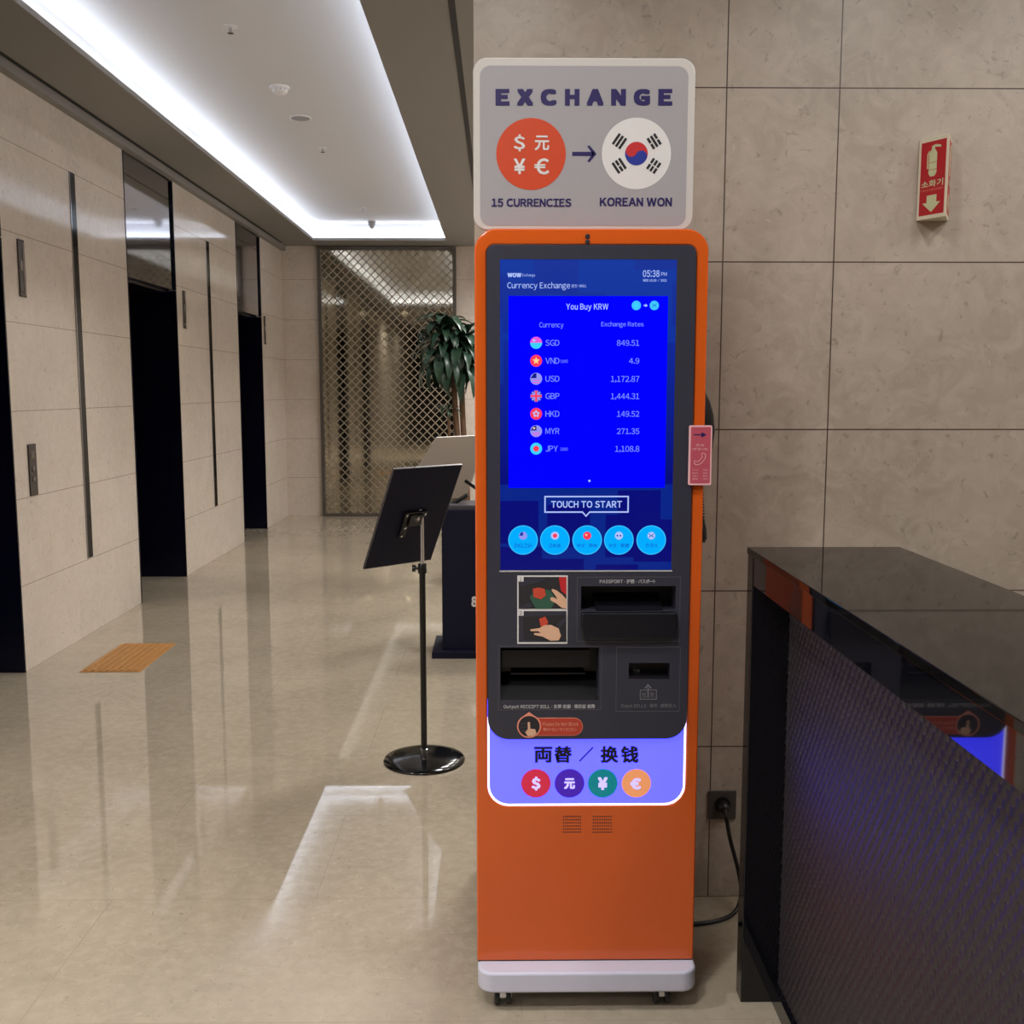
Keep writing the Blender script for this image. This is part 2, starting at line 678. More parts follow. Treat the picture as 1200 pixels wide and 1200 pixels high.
CX0, CX1, CY0, CY1 = -2.085, -0.60, 4.1, 11.76
PK = 0.13
ce = MB()
T = 0.03
ce.box(-3.1, CX0, -5, 12.4, ZC, ZC + T)
ce.box(CX1, 3.3, -5, 12.4, ZC, ZC + T)
ce.box(CX0, CX1, -5, CY0, ZC, ZC + T)
ce.box(CX0, CX1, CY1, 12.4, ZC, ZC + T)
structure(ce.build('ceiling', 'ceiling_paint'), 'grey beige ceiling')
cv = MB()
zc2 = 3.36
cv.box(CX0 - PK, CX1 + PK, CY0 - PK, CY1 + PK, zc2, zc2 + 0.03)
cv.box(CX0 - PK - .02, CX0 - PK, CY0 - PK, CY1 + PK, ZC + T, zc2)
cv.box(CX1 + PK, CX1 + PK + .02, CY0 - PK, CY1 + PK, ZC + T, zc2)
cv.box(CX0 - PK, CX1 + PK, CY0 - PK - .02, CY0 - PK, ZC + T, zc2)
cv.box(CX0 - PK, CX1 + PK, CY1 + PK, CY1 + PK + .02, ZC + T, zc2)
structure(cv.build('ceiling_recess', 'cove_paint'), 'raised white ceiling panel lit around its rim')
zl = ZC + T + 0.002
ll = MB()
ll.box(CX0 - .10, CX0 - .07, CY0 - .08, CY1 + .08, zl, zl + .008)
ll.box(CX1 + .07, CX1 + .10, CY0 - .08, CY1 + .08, zl, zl + .008)
ll.box(CX0 - .05, CX1 + .05, CY0 - .10, CY0 - .07, zl, zl + .008)
ll.box(CX0 - .05, CX1 + .05, CY1 + .07, CY1 + .10, zl, zl + .008)
structure(ll.build('trim_1', 'led'), 'white light strip hidden in the ceiling recess')
structure(MB().box(XL, -2.488, -5, YF, 3.105, ZC).build('trim_2', 'ceiling_paint'))
structure(MB().box(-2.487, -2.462, -5, YF - .3, ZC - .002, ZC + .004).build('trim_3', 'black_slot'), 'black shadow gap along the left of the ceiling')
structure(MB().box(-0.222, -0.192, 3.2, 10.5, ZC - .004, ZC + .004).build('trim_4', 'black_slot'), 'black slot along the right of the ceiling')

# lift bays: deep dark openings with a mirrored panel above
for i, (a, b_) in enumerate(BAYS):
    d = structure(MB().box(-3.06, -3.02, a, b_, 0, 3.1).build('door_%d' % (i + 1), 'door_steel'), 'dark lift door')
    f = MB()
    f.box(-3.02, XL + .003, a, a + .012, 0, 3.10)
    f.box(-3.02, XL + .003, b_ - .012, b_, 0, 2.27)
    f.box(-3.02, -2.60, a, b_, 2.25, 2.28)
    f.build('frame', 'dark_steel', d)
    MB().box(-2.60, XL + .003, b_ - .012, b_, 2.275, 3.10).build('reveal', 'dark_steel', d)
    def slab(z0, z1):
        xa, xb = -2.545, -2.553
        return MB().prism([(xa, a + .012), (xb, b_ - .012), (xb - .03, b_ - .012), (xa - .03, a + .012)], z0, z1, 0, 'xy')
    t_ = structure(slab(2.275, 2.955).build('trim_%d' % (5 + i), 'smoked_steel'), 'mirrored panel above a lift door')
    slab(2.96, 3.10).build('panel', 'smoked_steel', t_)

# tall black and chrome slots between the lifts
for i, (a, b_) in enumerate([(6.23, 6.335), (9.06, 9.175)]):
    s_ = structure(MB().box(XL - .01, XL + .003, a + .03, b_, 0.47, 2.78).build('trim_%d' % (8 + i), 'slot_glass'), 'tall dark metal strip set in the lift wall')
    MB().box(XL - .01, XL + .005, a + .021, a + .03, 0.47, 2.78).build('edge', 'mirror_steel', s_)

# ------------------------------------------------------------------ lift signs
def indicator(name, y, z0, z1, label, cat, group, lit):
    t = thing(name, label, cat, (XL, y, z0), group)
    MB().box(XL, XL + .008, y, y + .072, z0, z1).build('plate', 'plate_dark', t, bevel=.002)
    MB().box(XL + .008, XL + .0095, y + .046, y + .064, z0 + .01, z1 - .01).build('rim', 'plate_steel', t)
    for k, (dz, h) in enumerate(lit):
        MB().box(XL + .008, XL + .0095, y + .014, y + .04, z0 + dz, z0 + dz + h).build('display', 'plate_steel', t)
    return t


IG = 'lift floor indicators on the left wall'
i0 = indicator('floor_indicator', 5.54, 1.99, 2.29, 'lift floor indicator nearest the camera, beside the first lift opening', 'lift indicator', IG, [(.03, .01), (.14, .05)])
copy_thing(i0, (XL, 8.36, 1.99), 'lift floor indicator beside the second lift opening, before the second dark strip')
copy_thing(i0, (XL, 11.20, 1.99), 'farthest lift floor indicator, past the third lift opening by the corner')
cp = thing('call_button_panel', 'dark narrow lift call button panel below the nearest floor indicator', 'button panel', (XL, 5.53, .93))
MB().box(XL, XL + .008, 5.53, 5.62, .93, 1.21).build('plate', 'plate_dark', cp, bevel=.002)
for z in (1.02, 1.075):
    MB().lathe([(.016, 0), (.016, .003), (.012, .004)], (XL + .008, 5.575, z), 16, axis='x').build('button', 'plate_steel', cp)
MB().box(XL + .008, XL + .0092, 5.555, 5.595, 1.13, 1.17).build('display', 'plate_steel', cp)

# ------------------------------------------------------------------ lattice screen on the far wall
GX0, GX1, GZ0, GZ1 = -2.09, -0.54, 0.02, 3.13
ls = thing('lattice_screen', 'tall bronze mirror panel with diamond lattice on the far wall', 'lattice screen', ((GX0 + GX1) / 2, YF, 0))
MB().box(GX0, GX1, YF - .02, YF - .005, GZ0, GZ1).build('mirror', 'bronze_mirror', ls)
fr = MB()
fr.holed([(GX0 - .03, GZ0 - .015), (GX1 + .03, GZ0 - .015), (GX1 + .03, GZ1 + .02), (GX0 - .03, GZ1 + .02)],
         [[(GX0 + .01, GZ0 + .015), (GX1 - .01, GZ0 + .015), (GX1 - .01, GZ1 - .02), (GX0 + .01, GZ1 - .02)]], YF - .045, YF - .004)
fr.build('frame', 'bronze_frame', ls)
la = MB()
pit, bw = 0.098, 0.0105
def clip_bar(sgn, c):
    # the line z = GZ0 + sgn*(x-GX0) + c inside the panel
    pts = []
    for x in (GX0, GX1):
        z = GZ0 + sgn * (x - GX0) + c
        if GZ0 <= z <= GZ1:
            pts.append((x, z))
    for z in (GZ0, GZ1):
        x = GX0 + (z - GZ0 - c) / sgn
        if GX0 < x < GX1:
            pts.append((x, z))
    return pts[:2] if len(pts) >= 2 else None
for sgn in (1, -1):
    k = -1.7
    while k < 4.8:
        p_ = clip_bar(sgn, k)
        if p_:
            (xa, za), (xb, zb) = p_
            L = math.hypot(xb - xa, zb - za)
            if L > .02:
                nx, nz = -(zb - za) / L * bw / 2, (xb - xa) / L * bw / 2
                la.prism([(xa + nx, za + nz), (xb + nx, zb + nz), (xb - nx, zb - nz), (xa - nx, za - nz)], YF - .028, YF - .0195)
        k += pit
# small diamonds where the bars cross
la.build('lattice', 'champagne', ls)

# ------------------------------------------------------------------ ceiling fittings
def sprinkler(x, y, z, label):
    t = thing('sprinkler', label, 'sprinkler', (x, y, z), 'sprinkler heads in the ceiling recess')
    MB().lathe([(.036, 0), (.036, -.004), (.02, -.008)], (x, y, z), 24).build('plate', 'fixture_white', t, smooth=40)
    MB().lathe([(.008, -.006), (.008, -.03), (.016, -.032), (.016, -.035)], (x, y, z), 16).build('head', 'chrome', t, smooth=40)
    return t


s0 = sprinkler(-1.387, 5.55, zc2, 'ceiling sprinkler nearest the camera, before the smoke detector')
copy_thing(s0, (-1.369, 8.21, zc2), 'ceiling sprinkler just past the flat round ceiling speaker')
copy_thing(s0, (-1.407, 10.82, zc2), 'small ceiling sprinkler near the far end of the recess')
sd = thing('smoke_detector', 'round white smoke detector in the lit ceiling recess', 'smoke detector', (-1.36, 6.61, zc2))
MB().lathe([(.062, 0), (.062, -.012), (.055, -.016)], (-1.36, 6.61, zc2), 32).build('base', 'fixture_white', sd, smooth=40)
MB().lathe([(.05, -.014), (.05, -.028), (.036, -.04), (.012, -.043)], (-1.36, 6.61, zc2), 32).build('head', 'fixture_white', sd, smooth=40)
sl = MB()
for k in range(10):
    a = 2 * PI * k / 10
    sl.lathe([(.006, -.019), (.006, -.024)], (-1.36 + .047 * math.cos(a), 6.61 + .047 * math.sin(a), zc2), 8)
sl.build('slot', 'fixture_grey', sd)
sk_ = thing('ceiling_speaker', 'flat round white ceiling speaker behind the smoke detector', 'speaker', (-1.37, 7.33, zc2))
MB().lathe([(.078, 0), (.078, -.006), (.066, -.007)], (-1.37, 7.33, zc2), 36).build('rim', 'fixture_white', sk_, smooth=40)
MB().lathe([(.064, -.004), (.064, -.008)], (-1.37, 7.33, zc2), 36).build('grille', 'fixture_grey', sk_)
dm = thing('motion_sensor', 'small grey cone shaped sensor at the far end of the ceiling recess', 'sensor', (-1.41, 11.6, zc2))
MB().lathe([(.05, 0), (.05, -.012), (.02, -.02)], (-1.41, 11.6, zc2), 24).build('base', 'fixture_white', dm, smooth=40)
MB().lathe([(.044, -.018), (.04, -.05), (.018, -.085), (.004, -.092)], (-1.41, 11.6, zc2), 24).build('dome', 'fixture_grey', dm, smooth=60)
for i, (x, y, wt, rad) in enumerate(DOWNLIGHTS_AND_FILL):
    dl = structure(MB().lathe([(.07, .002), (.07, -.004), (.058, -.006), (.055, .001)], (x, y, ZC), 32).build('trim_%d' % (20 + i), 'fixture_white'))  # ring and glowing disc at every lamp, the added fill included
    MB().lathe([(.05, -.001), (.05, -.003)], (x, y, ZC), 24).build('lamp', 'lamp_disc', dl)

# ------------------------------------------------------------------ tactile paving
tp = thing('tactile_paving', 'ochre ribbed tactile paving square on the floor by the left wall', 'tactile paving', (-2.09, 5.67, 0))
tm = MB().box(-2.25, -1.93, 5.365, 5.98, 0, .004)
for k in range(8):
    x = -2.235 + k * .0385
    tm.box(x, x + .02, 5.38, 5.965, .004, .008)
tm.build('mat', 'tactile', tp)

# ------------------------------------------------------------------ the exchange kiosk
KY = 2.37
kx0, kx1, kz0, kz1 = -.058, .474, .106, 1.862
K = thing('exchange_kiosk', 'orange currency exchange kiosk with blue touch screen and sign on top', 'kiosk', ((kx0 + kx1) / 2, 2.53, 0))
PO = rrect(-.0302, .672, .4442, 1.825, (.05, .05, .018, .018))     # dark panel outline
HO = rrect(-.031, .503, .445, 1.826, (.05, .05, .018, .018))     # opening in the orange face
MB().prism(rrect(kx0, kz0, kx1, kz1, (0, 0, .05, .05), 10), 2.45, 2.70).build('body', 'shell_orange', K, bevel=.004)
MB().holed(rrect(kx0, kz0, kx1, kz1, (0, 0, .05, .05), 10), [HO], KY, 2.45).build('front_frame', 'orange', K, bevel=.004, seg=3)
# sign board
SY = 2.42
sg = MB().prism(rrect(*bx(554.5, 67.5, 813.5, 270, SY), .032), SY, SY + .014).build('sign_board', 'sign_white', K, bevel=.003)
c1 = lambda x, y: (530 + x / 3.75, 50 + y / 3.75)
def b1(x0, y0, x1, y1, Y=SY):
    return bx(*c1(x0, y0), *c1(x1, y1), Y)
y1 = SY - .0004
MB().prism(rrect(*b1(122, 102, 1032, 806), .024), y1, SY).build('sign_face', 'sign_grey', sg)
le = MB()
for ch, a, b_ in (('E', 190, 252), ('X', 284, 356), ('C', 388, 459), ('H', 495, 559), ('A', 591, 665), ('N', 698, 763), ('G', 797, 869), ('E', 905, 967)):
    le.text(ch, b1(a, 204, b_, 277), y1 - .0006, bold=.058)
le.build('title_lettering', 'navy_ink', sg)
le = MB()
le.text('15 CURRENCIES', b1(172, 685, 523, 722), y1 - .0006, bold=.03)
le.build('currency_caption', 'navy_ink', sg)
le = MB()
le.text('KOREAN WON', b1(648, 681, 965, 720), y1 - .0006, bold=.03)
le.build('won_caption', 'navy_ink', sg)
le = MB()
x0, z0, x1, z1 = b1(527, 480, 622, 498)
le.prism([(x0, z0), (x1, z0), (x1, z1), (x0, z1)], y1 - .0006, y1 - .0002)
ap = [b1(*p, *p)[:2] for p in ((593, 455), (603, 452), (634, 489), (603, 526), (593, 522), (616, 489))]
le.prism(ap, y1 - .0006, y1 - .0002)
le.build('arrow', 'navy_ink', sg)
def dpx(mb, cx, cy, r, Y, y0_, y1_, m=0, conv=c1, n=44):
    p = at(*conv(cx, cy), Y)
    q_ = at(*conv(cx + r, cy), Y)
    mb.disc(p.x, p.z, abs(q_.x - p.x), y0_, y1_, m, n)
dc = MB()
dpx(dc, 346, 490, 153, SY, y1 - .0006, y1)
dc = dc.build('currency_disc', 'sign_orange', sg)
for ch, bb in (('$', (270, 404, 320, 478)), ('元', (362, 409, 426, 474)), ('¥', (270, 510, 321, 578)), ('€', (361, 509, 426, 580))):
    MB().text(ch, b1(*bb), y1 - .0012, bold=.02).build('currency_symbol', 'paper_white', sg)
fd = MB()
dpx(fd, 809, 488, 152, SY, y1 - .0006, y1)
fd.build('flag_disc', 'paper_white', sg)
fg = MB()
cen = at(*c1(809, 488), SY)
rr = at(*c1(859, 488), SY).x - cen.x
yy0, yy1 = y1 - .0012, y1 - .0007
tilt = math.radians(-28)
def rot(p, a):
    return (cen.x + p[0] * math.cos(a) - p[1] * math.sin(a), cen.z + p[0] * math.sin(a) + p[1] * math.cos(a))
N = 20
up = [(rr * math.cos(PI * k / N), rr * math.sin(PI * k / N)) for k in range(N + 1)]
# S curve between the two halves
sc_l = [(-rr / 2 + rr / 2 * math.cos(PI - PI * k / N), rr / 2 * math.sin(PI - PI * k / N) * -1) for k in range(N + 1)]
sc_r = [(rr / 2 + rr / 2 * math.cos(PI - PI * k / N), rr / 2 * math.sin(PI - PI * k / N)) for k in range(N + 1)]
red = up + sc_l[1:] + sc_r[1:-1]
lowr = [(rr * math.cos(PI + PI * k / N), rr * math.sin(PI + PI * k / N)) for k in range(N + 1)]
blu = lowr + list(reversed(sc_r))[1:] + list(reversed(sc_l))[1:-1]
fg.prism([rot(p, tilt) for p in red], yy0, yy1, 0)
fg.prism([rot(p, tilt) for p in blu], yy0, yy1, 1)
# four trigrams: number of pieces per bar, from the inside outwards
u_ = rr / 50
for (cx, cz, pat) in ((-75, 52, (1, 1, 1)), (77, 52, (2, 1, 2)), (-75, -52, (1, 2, 1)), (77, -52, (2, 2, 2))):
    a = math.atan2(cz, cx)
    for k, np_ in enumerate(pat):
        o_ = (k - 1) * 17 * u_
        px, pz = cx * u_ + math.cos(a) * o_, cz * u_ + math.sin(a) * o_
        tx, tz = -math.sin(a), math.cos(a)
        segs = [(-27, 27)] if np_ == 1 else [(-27, -2.5), (2.5, 27)]
        for s0_, s1_ in segs:
            hw = 5.5 * u_
            P = []
            for ss, ww in ((s0_, -1), (s1_, -1), (s1_, 1), (s0_, 1)):
                P.append((cen.x + px + tx * ss * u_ + math.cos(a) * hw * ww, cen.z + pz + tz * ss * u_ + math.sin(a) * hw * ww))
            fg.prism(P, yy0, yy1, 2)
fg.build('flag_emblem', ['flag_red', 'flag_blue', 'ink_black'], sg)

# dark panel with its openings
PY = 2.362
pas = bx(681, 687, 792, 716, PY)
outb = bx(586.5, 759, 702, 821, PY)
slot = bx(737, 777, 785, 796, PY)
scrb = (.0, 1.081, .401, 1.793)
def rect(b_):
    return [(b_[0], b_[1]), (b_[2], b_[1]), (b_[2], b_[3]), (b_[0], b_[3])]
pm = MB().holed(PO, [rect(pas), rect(outb), rect(slot), rect(scrb)], PY, 2.45)
panel = pm.build('panel', 'panel_grey', K, bevel=.0015)
rl = MB()
def frame_px(mb, u0, v0, u1, v1, Y, wd, m=0, d=.0005):
    a0, c0, a1, c1_ = bx(u0, v0, u1, v1, Y)
    mb.holed([(a0, c0), (a1, c0), (a1, c1_), (a0, c1_)], [[(a0 + wd, c0 + wd), (a1 - wd, c0 + wd), (a1 - wd, c1_ - wd), (a0 + wd, c1_ - wd)]], Y - d, Y, m)
frame_px(rl, 676, 676, 797, 752, PY, .0012)
frame_px(rl, 722, 758, 797, 834, PY, .0012)
frame_px(rl, 584, 757, 705, 832, PY, .0010)
rl.build('panel_rules', 'rule_grey', panel)
MB().box(scrb[0] - .002, scrb[2] + .002, PY - .001, PY, 1.0775, 1.0805).build('screen_sill', 'label_grey', panel)
for v in (277, 283.5):
    p = at(688.5, v, KY)
    MB().lathe([(.0055, 0), (.0055, -.002), (.004, -.0025)], (p.x, KY, p.z), 20, axis='y').build('camera_lens', 'ink_black', K)

# screen
GY = 2.366
scr = MB().box(scrb[0], scrb[2], GY, GY + .02, scrb[1], scrb[3]).build('screen', 'scr_back', K)
c2 = lambda x, y: (540 + x / 3.75, 270 + y / 3.75)
c3 = lambda x, y: (540 + x / 3.75, 480 + y / 3.75)
def b2(x0, y0, x1, y1_):
    return bx(*c2(x0, y0), *c2(x1, y1_), GY)
def b3(x0, y0, x1, y1_):
    return bx(*c3(x0, y0), *c3(x1, y1_), GY)
MB().prism(rect((.0195, 1.2745, .3825, 1.712)), GY - .0004, GY).build('rate_board', 'scr_blue', scr)
T1, T2, T3 = GY - .0009, GY - .0013, GY - .0017
tw = MB()
tw.text('WOW', b2(205, 187, 266, 206), T1, bold=.05)
tw.text('Exchange', b2(270, 190, 327, 206), T1)
tw.text('Currency Exchange', b2(204, 227, 480, 263), T1, bold=.004)
tw.text('환전 서비스', b2(486, 237, 552, 252), T1)
tw.build('title_lettering', 'scr_white', scr)
tw = MB()
tw.text('05:38', b2(800, 175, 873, 205), T1, bold=.012)
tw.text('PM', b2(880, 184, 905, 200), T1)
tw.text('WED 10.20 / 2021', b2(800, 213, 905, 226), T1, bold=.015)
tw.build('clock_lettering', 'scr_white', scr)
tw = MB()
tw.text('You Buy KRW', b2(463, 322, 648, 356), T1, bold=.012)
tw.build('board_heading', 'scr_white', scr)
tr = MB()
tr.text('Currency', b2(345, 404, 451, 433), T1)
tr.build('column_heading', 'scr_soft', scr)
tr = MB()
tr.text('Exchange Rates', b2(617, 401, 803, 428), T1)
rows = [('SGD', '849.51', 494), ('VND', '4.9', 573), ('USD', '1,172.87', 652), ('GBP', '1,444.31', 728), ('HKD', '149.52', 806), ('MYR', '271.35', 882), ('JPY', '1,108.8', 959)]
tr.build('column_heading', 'scr_soft', scr)
for cur, val, yc in rows:
    tr = MB()
    xe = 433 if cur != 'JPY' else 426
    tr.text(cur, b2(372, yc - 13, xe, yc + 13), T1)
    tr.build('currency_code', 'scr_soft', scr)
    if cur in ('VND', 'JPY'):
        MB().text('(100)', b2(438, yc - 6, 470, yc + 10), T1).build('unit_note', 'scr_soft', scr)
    tr = MB()
    wv = {6: 98, 3: 45, 8: 125, 7: 106}[len(val)]
    tr.text(val, b2(784 - wv, yc - 12, 784, yc + (17 if ',' in val else 13)), T1)
    tr.build('rate_value', 'scr_soft', scr)
def icon_pt(conv, x, y):
    p = at(*conv(x, y), GY)
    return p.x, p.z
SM = ['scr_red', 'scr_pink', 'scr_ice', 'scr_gold', 'scr_lilac', 'scr_navy', 'scr_white', 'scr_ink', 'scr_rim']
def half(mb, cx, cz, r, a0, a1, m, y):
    n = 24
    mb.prism([(cx + r * math.cos(a0 + (a1 - a0) * k / n), cz + r * math.sin(a0 + (a1 - a0) * k / n)) for k in range(n + 1)], y - .0003, y, m)
def star(mb, cx, cz, r, m, y, n=5):
    P = []
    for k in range(2 * n):
        a = PI / 2 + k * PI / n
        q_ = r if k % 2 == 0 else r * .42
        P.append((cx + q_ * math.cos(a), cz + q_ * math.sin(a)))
    mb.prism(P, y - .0003, y, m)
pxm = (at(700, 450, GY).x - at(690, 450, GY).x) / 10 / 3.75      # metres per crop pixel
for cur, val, yc in rows:
    ic = MB()
    cx, cz = icon_pt(c2, 331, yc)
    R_ = 26 * pxm
    if cur == 'SGD':
        half(ic, cx, cz, R_, 0, PI, 1, T1); half(ic, cx, cz, R_, PI, 2 * PI, 2, T1)
        ic.disc(cx - R_ * .35, cz + R_ * .4, R_ * .22, T2, T1, 6, 16)
    elif cur == 'VND':
        ic.disc(cx, cz, R_, T1 - .0003, T1, 0); star(ic, cx, cz, R_ * .65, 3, T2)
    elif cur in ('USD', 'MYR'):
        ic.disc(cx, cz, R_, T1 - .0003, T1, 4)
        ic.prism([(cx - R_ * .95, cz + R_ * .1), (cx + R_ * .05, cz + R_ * .1), (cx + R_ * .05, cz + R_ * .95), (cx - R_ * .4, cz + R_ * .88)], T2 - .0003, T2, 5)
        for k in (-.75, -.35):
            ic.prism([(cx - R_ * .6, cz + R_ * k), (cx + R_ * .6, cz + R_ * k), (cx + R_ * .6, cz + R_ * (k + .14)), (cx - R_ * .6, cz + R_ * (k + .14))], T2 - .0003, T2, 1)
        if cur == 'MYR':
            star(ic, cx - R_ * .35, cz + R_ * .5, R_ * .28, 3, T3)
    elif cur == 'GBP':
        ic.disc(cx, cz, R_, T1 - .0003, T1, 5)
        for a in (PI / 4, -PI / 4):
            dx, dz = math.cos(a) * R_ * .96, math.sin(a) * R_ * .96
            nx, nz = -math.sin(a) * R_ * .16, math.cos(a) * R_ * .16
            ic.prism([(cx - dx + nx, cz - dz + nz), (cx + dx + nx, cz + dz + nz), (cx + dx - nx, cz + dz - nz), (cx - dx - nx, cz - dz - nz)], T2 - .0002, T2, 4)
        for w_, mm, yy in ((.3, 4, T2 - .0002), (.16, 0, T3)):
            ic.prism(rect((cx - R_ * .95, cz - R_ * w_, cx + R_ * .95, cz + R_ * w_)), yy - .0002, yy, mm)
            ic.prism(rect((cx - R_ * w_, cz - R_ * .95, cx + R_ * w_, cz + R_ * .95)), yy - .0002, yy, mm)
    elif cur == 'HKD':
        ic.disc(cx, cz, R_, T1 - .0003, T1, 0)
        for k in range(5):
            a = PI / 2 + k * 2 * PI / 5
            ic.disc(cx + math.cos(a) * R_ * .38, cz + math.sin(a) * R_ * .38, R_ * .2, T2, T1, 6, 12)
    else:
        ic.disc(cx, cz, R_, T1 - .0003, T1, 2); ic.disc(cx, cz, R_ * .5, T2, T1, 0)
    ic.build('flag_icon', SM, scr)
for x in (771, 850):
    tg = MB()
    cx, cz = icon_pt(c2, x, 330)
    tg.disc(cx, cz, 20 * pxm, T1 - .0003, T1, 8)
    if x == 771:
        tg.disc(cx, cz, 9 * pxm, T2, T1, 2, 20)
    else:
        for a in (.6, -.6):
            dx, dz = math.cos(a) * 11 * pxm, math.sin(a) * 11 * pxm
            tg.prism([(cx - dx, cz - dz - .0006), (cx + dx, cz + dz - .0006), (cx + dx, cz + dz + .0006), (cx - dx, cz - dz + .0006)], T2 - .0003, T2, 7)
    tg.build('toggle_icon', SM, scr)
tg = MB()
cx, cz = icon_pt(c2, 812, 330)
tg.prism([(cx - 8 * pxm, cz - 3 * pxm), (cx, cz - 3 * pxm), (cx, cz - 7 * pxm), (cx + 9 * pxm, cz), (cx, cz + 7 * pxm), (cx, cz + 3 * pxm), (cx - 8 * pxm, cz + 3 * pxm)], T1 - .0003, T1, 6)
tg.build('arrow_icon', SM, scr)
tg = MB()
cx, cz = icon_pt(c3, 565, 313)
tg.disc(cx, cz, 5 * pxm, T1 - .0003, T1, 6, 16)
tg.build('page_dot', SM, scr)
# speech bubble
to = MB()
a0, c0, a1, c1z = b3(367, 379, 738, 453)
px_, pz_ = icon_pt(c3, 550, 472)
wd = 6 * pxm
h = 17 * pxm
to.holed([(a0, c0), (px_ - h, c0), (px_, pz_), (px_ + h, c0), (a1, c0), (a1, c1z), (a0, c1z)],
         [[(a0 + wd, c0 + wd), (px_ - h + wd * .4, c0 + wd), (px_, pz_ + wd * 1.4), (px_ + h - wd * .4, c0 + wd), (a1 - wd, c0 + wd), (a1 - wd, c1z - wd), (a0 + wd, c1z - wd)]], T1 - .0003, T1)
to.text('TOUCH TO START', b3(397, 401, 708, 431), T1, bold=.02)
to.build('start_bubble', 'scr_white', scr)
caps = ['ENGLISH', '日本語', '中文 · 简体', '中文 · 繁體', '한국어']
for k, x in enumerate((273.5, 413.5, 555, 694.5, 836.5)):
    cx, cz = icon_pt(c3, x, 573)
    bt = MB()
    bt.disc(cx, cz, 66 * pxm, T1 - .0002, T1, 0, 48)
    bt.disc(cx, cz, 62.5 * pxm, T1 - .0004, T1 - .0002, 1, 48)
    wc = (38, 25, 44, 44, 25)[k]
    bt.text(caps[k], b3(x - wc, 588, x + wc, 606), T2 - .0002, 2)
    iz = cz + 20 * pxm
    r_ = 18 * pxm
    yq = T2 - .0002
    if k == 0:
        bt.disc(cx, iz, r_, yq - .0003, yq, 3, 24)
        bt.prism([(cx - r_ * .95, iz), (cx, iz), (cx, iz + r_ * .95), (cx - r_ * .55, iz + r_ * .8)], yq - .0006, yq - .0003, 2)
    elif k == 1:
        bt.disc(cx, iz, r_, yq - .0003, yq, 4, 24); bt.disc(cx, iz, r_ * .55, yq - .0006, yq - .0003, 6, 20)
    elif k == 2:
        bt.disc(cx, iz, r_, yq - .0003, yq, 6, 24); star(bt, cx - r_ * .25, iz + r_ * .2, r_ * .4, 5, yq - .0003)
    elif k == 3:
        bt.disc(cx, iz, r_, yq - .0003, yq, 4, 24)
        for d_ in (-.4, .35):
            bt.disc(cx + d_ * r_, iz, r_ * .22, yq - .0006, yq - .0003, 2, 12)
    else:
        bt.disc(cx, iz, r_ * .95, yq - .0003, yq, 4, 24)
        for a in (.6, -.6):
            dx, dz = math.cos(a) * r_ * .8, math.sin(a) * r_ * .8
            bt.prism([(cx - dx, iz - dz - .0009), (cx + dx, iz + dz - .0009), (cx + dx, iz + dz + .0009), (cx - dx, iz - dz + .0009)], yq - .0007, yq - .0004, 2)
    bt.build('touch_button', ['scr_rim', 'scr_cyan', 'scr_ink', 'scr_lilac', 'scr_white', 'scr_gold', 'scr_red'], scr)

# passport reader: recess, sloping glass and a lip that stands out
c4 = lambda x, y: (540 + x / 3.75, 660 + y / 3.75)
def b4(x0, y0, x1, y1_, Y=PY):
    return bx(*c4(x0, y0), *c4(x1, y1_), Y)
pr_ = MB()
pr_.box(pas[0], pas[2], 2.44, 2.449, pas[1], pas[3], 0)
pr_.prism([(2.363, pas[1] + .002), (2.44, pas[1] + .002), (2.44, pas[3] - .03)], pas[0] + .035, pas[2] - .03, 1, 'yz')
preader = pr_.build('passport_reader', ['tray_black', 'tray_grey'], K)
l0 = b4(524, 212, 948, 278)
l1 = b4(537, 278, 938, 328)
lp = MB()
lp.prism([(l0[0] + .003, l0[3]), (l0[2] - .003, l0[3]), (l0[2], l0[1] + .004), (l1[2], l1[1]), (l1[0], l1[1]), (l0[0], l0[1] + .004)], PY - .016, PY + .005)
lp.build('lip', 'tray_grey', preader, bevel=.003)
p = at(*c4(868, 202), 2.43)
MB().disc(p.x, p.z, .0022, 2.425, 2.44, 0, 12).build('indicator_lamp', 'led_edge', preader)
# bill outlet
ob_ = MB()
ob_.box(outb[0], outb[2], 2.44, 2.449, outb[1], outb[3], 0)
ob_.box(outb[0] + .004, outb[2] - .022, 2.385, 2.44, outb[1] + (outb[3] - outb[1]) * .58, outb[3] - .012, 1)
ob_.prism([(2.365, outb[1]), (2.44, outb[1]), (2.44, outb[1] + .05)], outb[0], outb[2], 0, 'yz')
ob_.box(outb[0] + .025, outb[2] - .03, 2.40, 2.44, outb[1] + .053, outb[1] + .057, 1)
ob_.build('receipt_outlet', ['tray_black', 'tray_grey'], K)
# bill inlet
il = MB()
il.box(slot[0], slot[2], 2.40, 2.41, slot[1], slot[3], 0)
il.box(slot[0], slot[2], 2.364, 2.40, slot[1], slot[1] + .006, 1)
inlet = il.build('bill_inlet', ['tray_black', 'tray_grey'], K)
MB().text('ttp', b4(757, 464, 786, 484, 2.40), 2.3995, bold=.02).build('lettering', 'paper_white', inlet)
